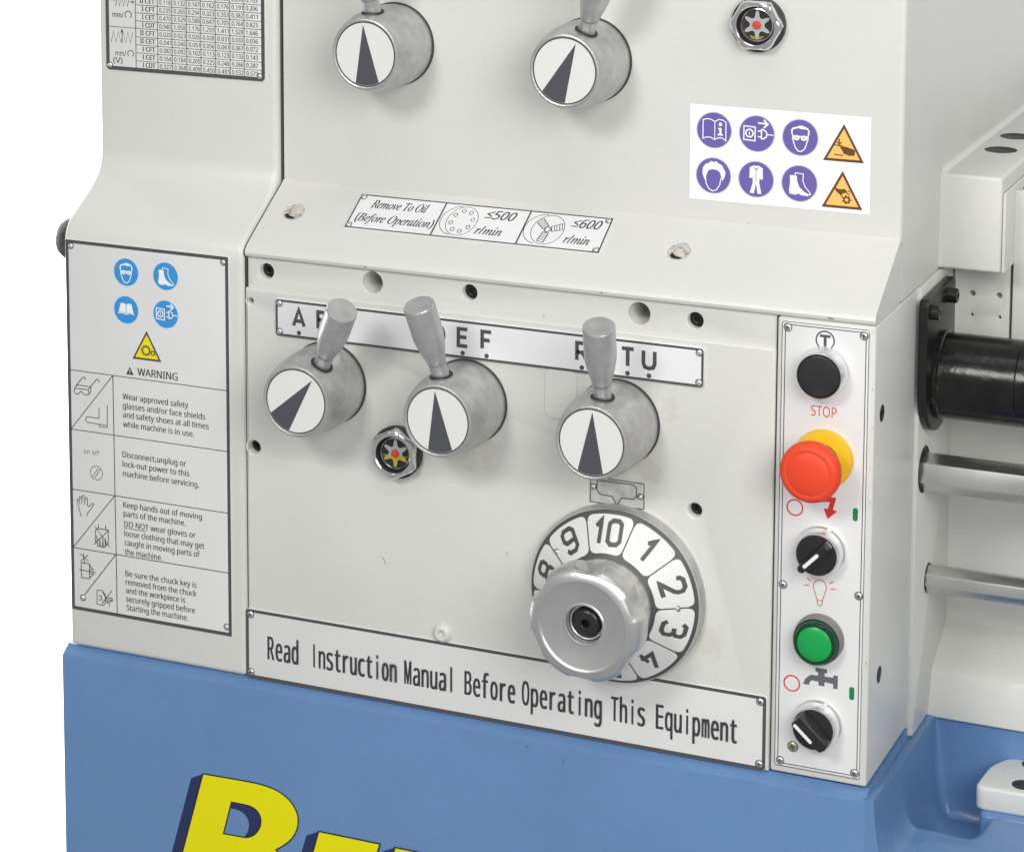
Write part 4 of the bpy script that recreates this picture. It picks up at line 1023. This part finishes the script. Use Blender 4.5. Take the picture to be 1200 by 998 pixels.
# boss under the white foot
def rpoly(pts, r, n=5):
    out = []
    m_ = len(pts)
    for i in range(m_):
        a, b_, c = Vector(pts[i-1]), Vector(pts[i]), Vector(pts[(i+1) % m_])
        d1 = (a-b_).normalized(); d2 = (c-b_).normalized(); k = min(r, (a-b_).length/2.2, (c-b_).length/2.2)
        p0, p1 = b_+d1*k, b_+d2*k
        for j in range(n+1):
            t = j/n; q = p0*(1-t)**2+b_*2*t*(1-t)+p1*t*t; out.append((q.x, q.y))
    return out
prism('tray_boss', rpoly([(281, 92), (420, 96), (420, 151), (292, 151), (284, 132)], 8), -300, -243.2, 'z', 'blue_paint', cab, bev=2, seg=3)
# brand letters
BR = FRONT(cf)
def soft(pts):
    out = []; n = len(pts)
    for i in range(n):
        a, b_, c = Vector(pts[i-1]), Vector(pts[i]), Vector(pts[(i+1) % n]); d1 = (b_-a).normalized(); d2 = (c-b_).normalized()
        if d1.dot(d2) > math.cos(R(42)):
            k = min((a-b_).length, (c-b_).length)*0.48; p0, p1 = b_-d1*k, b_+d2*k
            for j in range(5):
                t = j/4; q = p0*(1-t)**2+b_*2*t*(1-t)+p1*t*t; out.append((q.x, q.y))
        else: out.append(tuple(pts[i]))
    return out
def brand(name, outline, counter, lay=0.0):
    outline = soft(outline); counter = soft(counter) if counter else None
    sh_ = (-9.2, -4.6)
    p = Print(BR, 0.02+lay)
    # navy side of the letter: the outline swept to the lower left
    n = len(outline)
    for dx, dz, m_, g in ((sh_[0], sh_[1], 'brand_outline', 1),):
        pass
    full = [outline]
    steps = 10
    for k in range(steps, 0, -1):
        o2 = [(x+sh_[0]*k/steps, z+sh_[1]*k/steps) for x, z in outline]; L = [o2]
        if counter: L.append([(x+sh_[0]*k/steps, z+sh_[1]*k/steps) for x, z in counter])
        p.d -= 0.027; p.fill(L, 'brand_navy')
    p.d += 0.03
    L = [outline]+([counter] if counter else [])
    p.fill(L, 'brand_yellow')
    p.stroke(outline, 1.0, 'brand_outline', True)
    if counter: p.stroke(counter, 0.9, 'brand_outline', True)
    return p.done(name, cab)
B_out = [(-223.2, -269.8), (-190, -268.9), (-178, -269.0), (-166.1, -270.9), (-156.3, -276.4), (-151.2, -284.5), (-150.7, -292.5), (-154.0, -301.0), (-160.5, -308.0), (-168.0, -313.2), (-161.0, -319.0), (-158.0, -327.0), (-160.0, -337.0), (-168.0, -346.0), (-180.0, -352.0), (-196.0, -354.5), (-247.0, -354.5)]
B_in = [(-201.4, -285.8), (-187.0, -285.8), (-181.6, -288.2), (-178.9, -292.8), (-179.4, -299.0), (-183.4, -305.4), (-189.5, -309.0), (-207.8, -309.4)]
brand('brand_letter', B_out, B_in)['label'] = 'large yellow capital B with navy side'
E_out = [(-135.4, -293.6), (-90.4, -293.6), (-94.6, -307.6), (-118, -307.6), (-120.4, -316), (-99, -316), (-103, -329.5), (-124.2, -329.5), (-126.8, -340), (-102, -340), (-106, -354.5), (-153, -354.5)]
brand('brand_letter', E_out, None, 0.5)['label'] = 'smaller yellow letter E with navy side'
R_out = [(-79.2, -293.6), (-52, -293.6), (-42, -296.5), (-36.5, -303), (-36.5, -312), (-42, -321), (-51, -327), (-46, -354.5), (-66, -354.5), (-70, -331), (-75, -331), (-81, -354.5), (-97, -354.5)]
R_in = [(-64.0, -305.5), (-56, -305.5), (-53, -309), (-55, -316), (-60, -318.5), (-68, -318.5)]
brand('brand_letter', R_out, R_in, 1.0)['label'] = 'smaller yellow letter R with navy side at the frame edge'

# ================================================================ WHITE FOOT ON THE TRAY BOSS
ft = empty('mounting_foot', (300, 110, -247), 'small pale grey rounded foot block with two bolt holes standing in the blue tray', 'mounting foot')
FZ = -228.0
fpts = rpoly([(277.2, 99), (420, 103), (420, 156), (288, 151.5), (279.5, 134)], 7)
prism('foot_block', fpts, FZ-15.5, FZ, 'z', 'grey_paint', ft, bev=2.0, seg=3)
for x, yv in ((305.5, 113), (305, 146)):
    o = lathe('bolt_hole', [(7.4, 0.2), (6.9, 0.35), (6.5, 0.1), (0, 0.1)], (x, yv, FZ), (0, 0, 1), 'hole_dark', ft, 32)

for x, z, L_, a, w_ in ((-89.5, -101.5, 5.0, -62, 0.35), (-3, -84, 1.6, 75, 0.4)):
    p = Print(FRONT(0), 0.05); dx, dz = math.cos(R(a))*L_/2, math.sin(R(a))*L_/2
    p.stroke([(x-dx, z-dz), (x-dx*.2, z-dz*.3+.15), (x+dx, z+dz)], w_, 'black_matt'); p.done('paint_scratch', LR)

# chipped paint on the edges
for i, (x, z, rx, rz) in enumerate(((231.6, 52, .5, 1.3), (231.8, 28, .45, .9), (231.2, 3, .4, 1.1), (231.7, -18, .6, 1.0), (231.5, -61, .4, .9), (231.6, -118, .5, 1.4), (173.4, 40, .4, 1.2), (173.5, -60, .4, 1.6))):
    p = Print(FRONT(0), 0.06)
    p.fill([(x+rx*math.cos(R(q))*random.uniform(.6, 1.2), z+rz*math.sin(R(q))*random.uniform(.6, 1.2)) for q in range(0, 360, 40)], 'filler_paste'); p.done('paint_chip', LR)
for x, z, rx, rz in ((205.5, 92.6, 2.2, .35), (60, 93.0, 1.4, .3), (-102, 92.8, 1.0, .3)):
    p = Print(FRONT(-1.25), 0.06); p.fill([(x+rx*math.cos(R(q))*random.uniform(.7, 1.2), z+rz*math.sin(R(q))*random.uniform(.5, 1.2)) for q in range(0, 360, 40)], 'seam_dark'); p.done('paint_chip', LR)
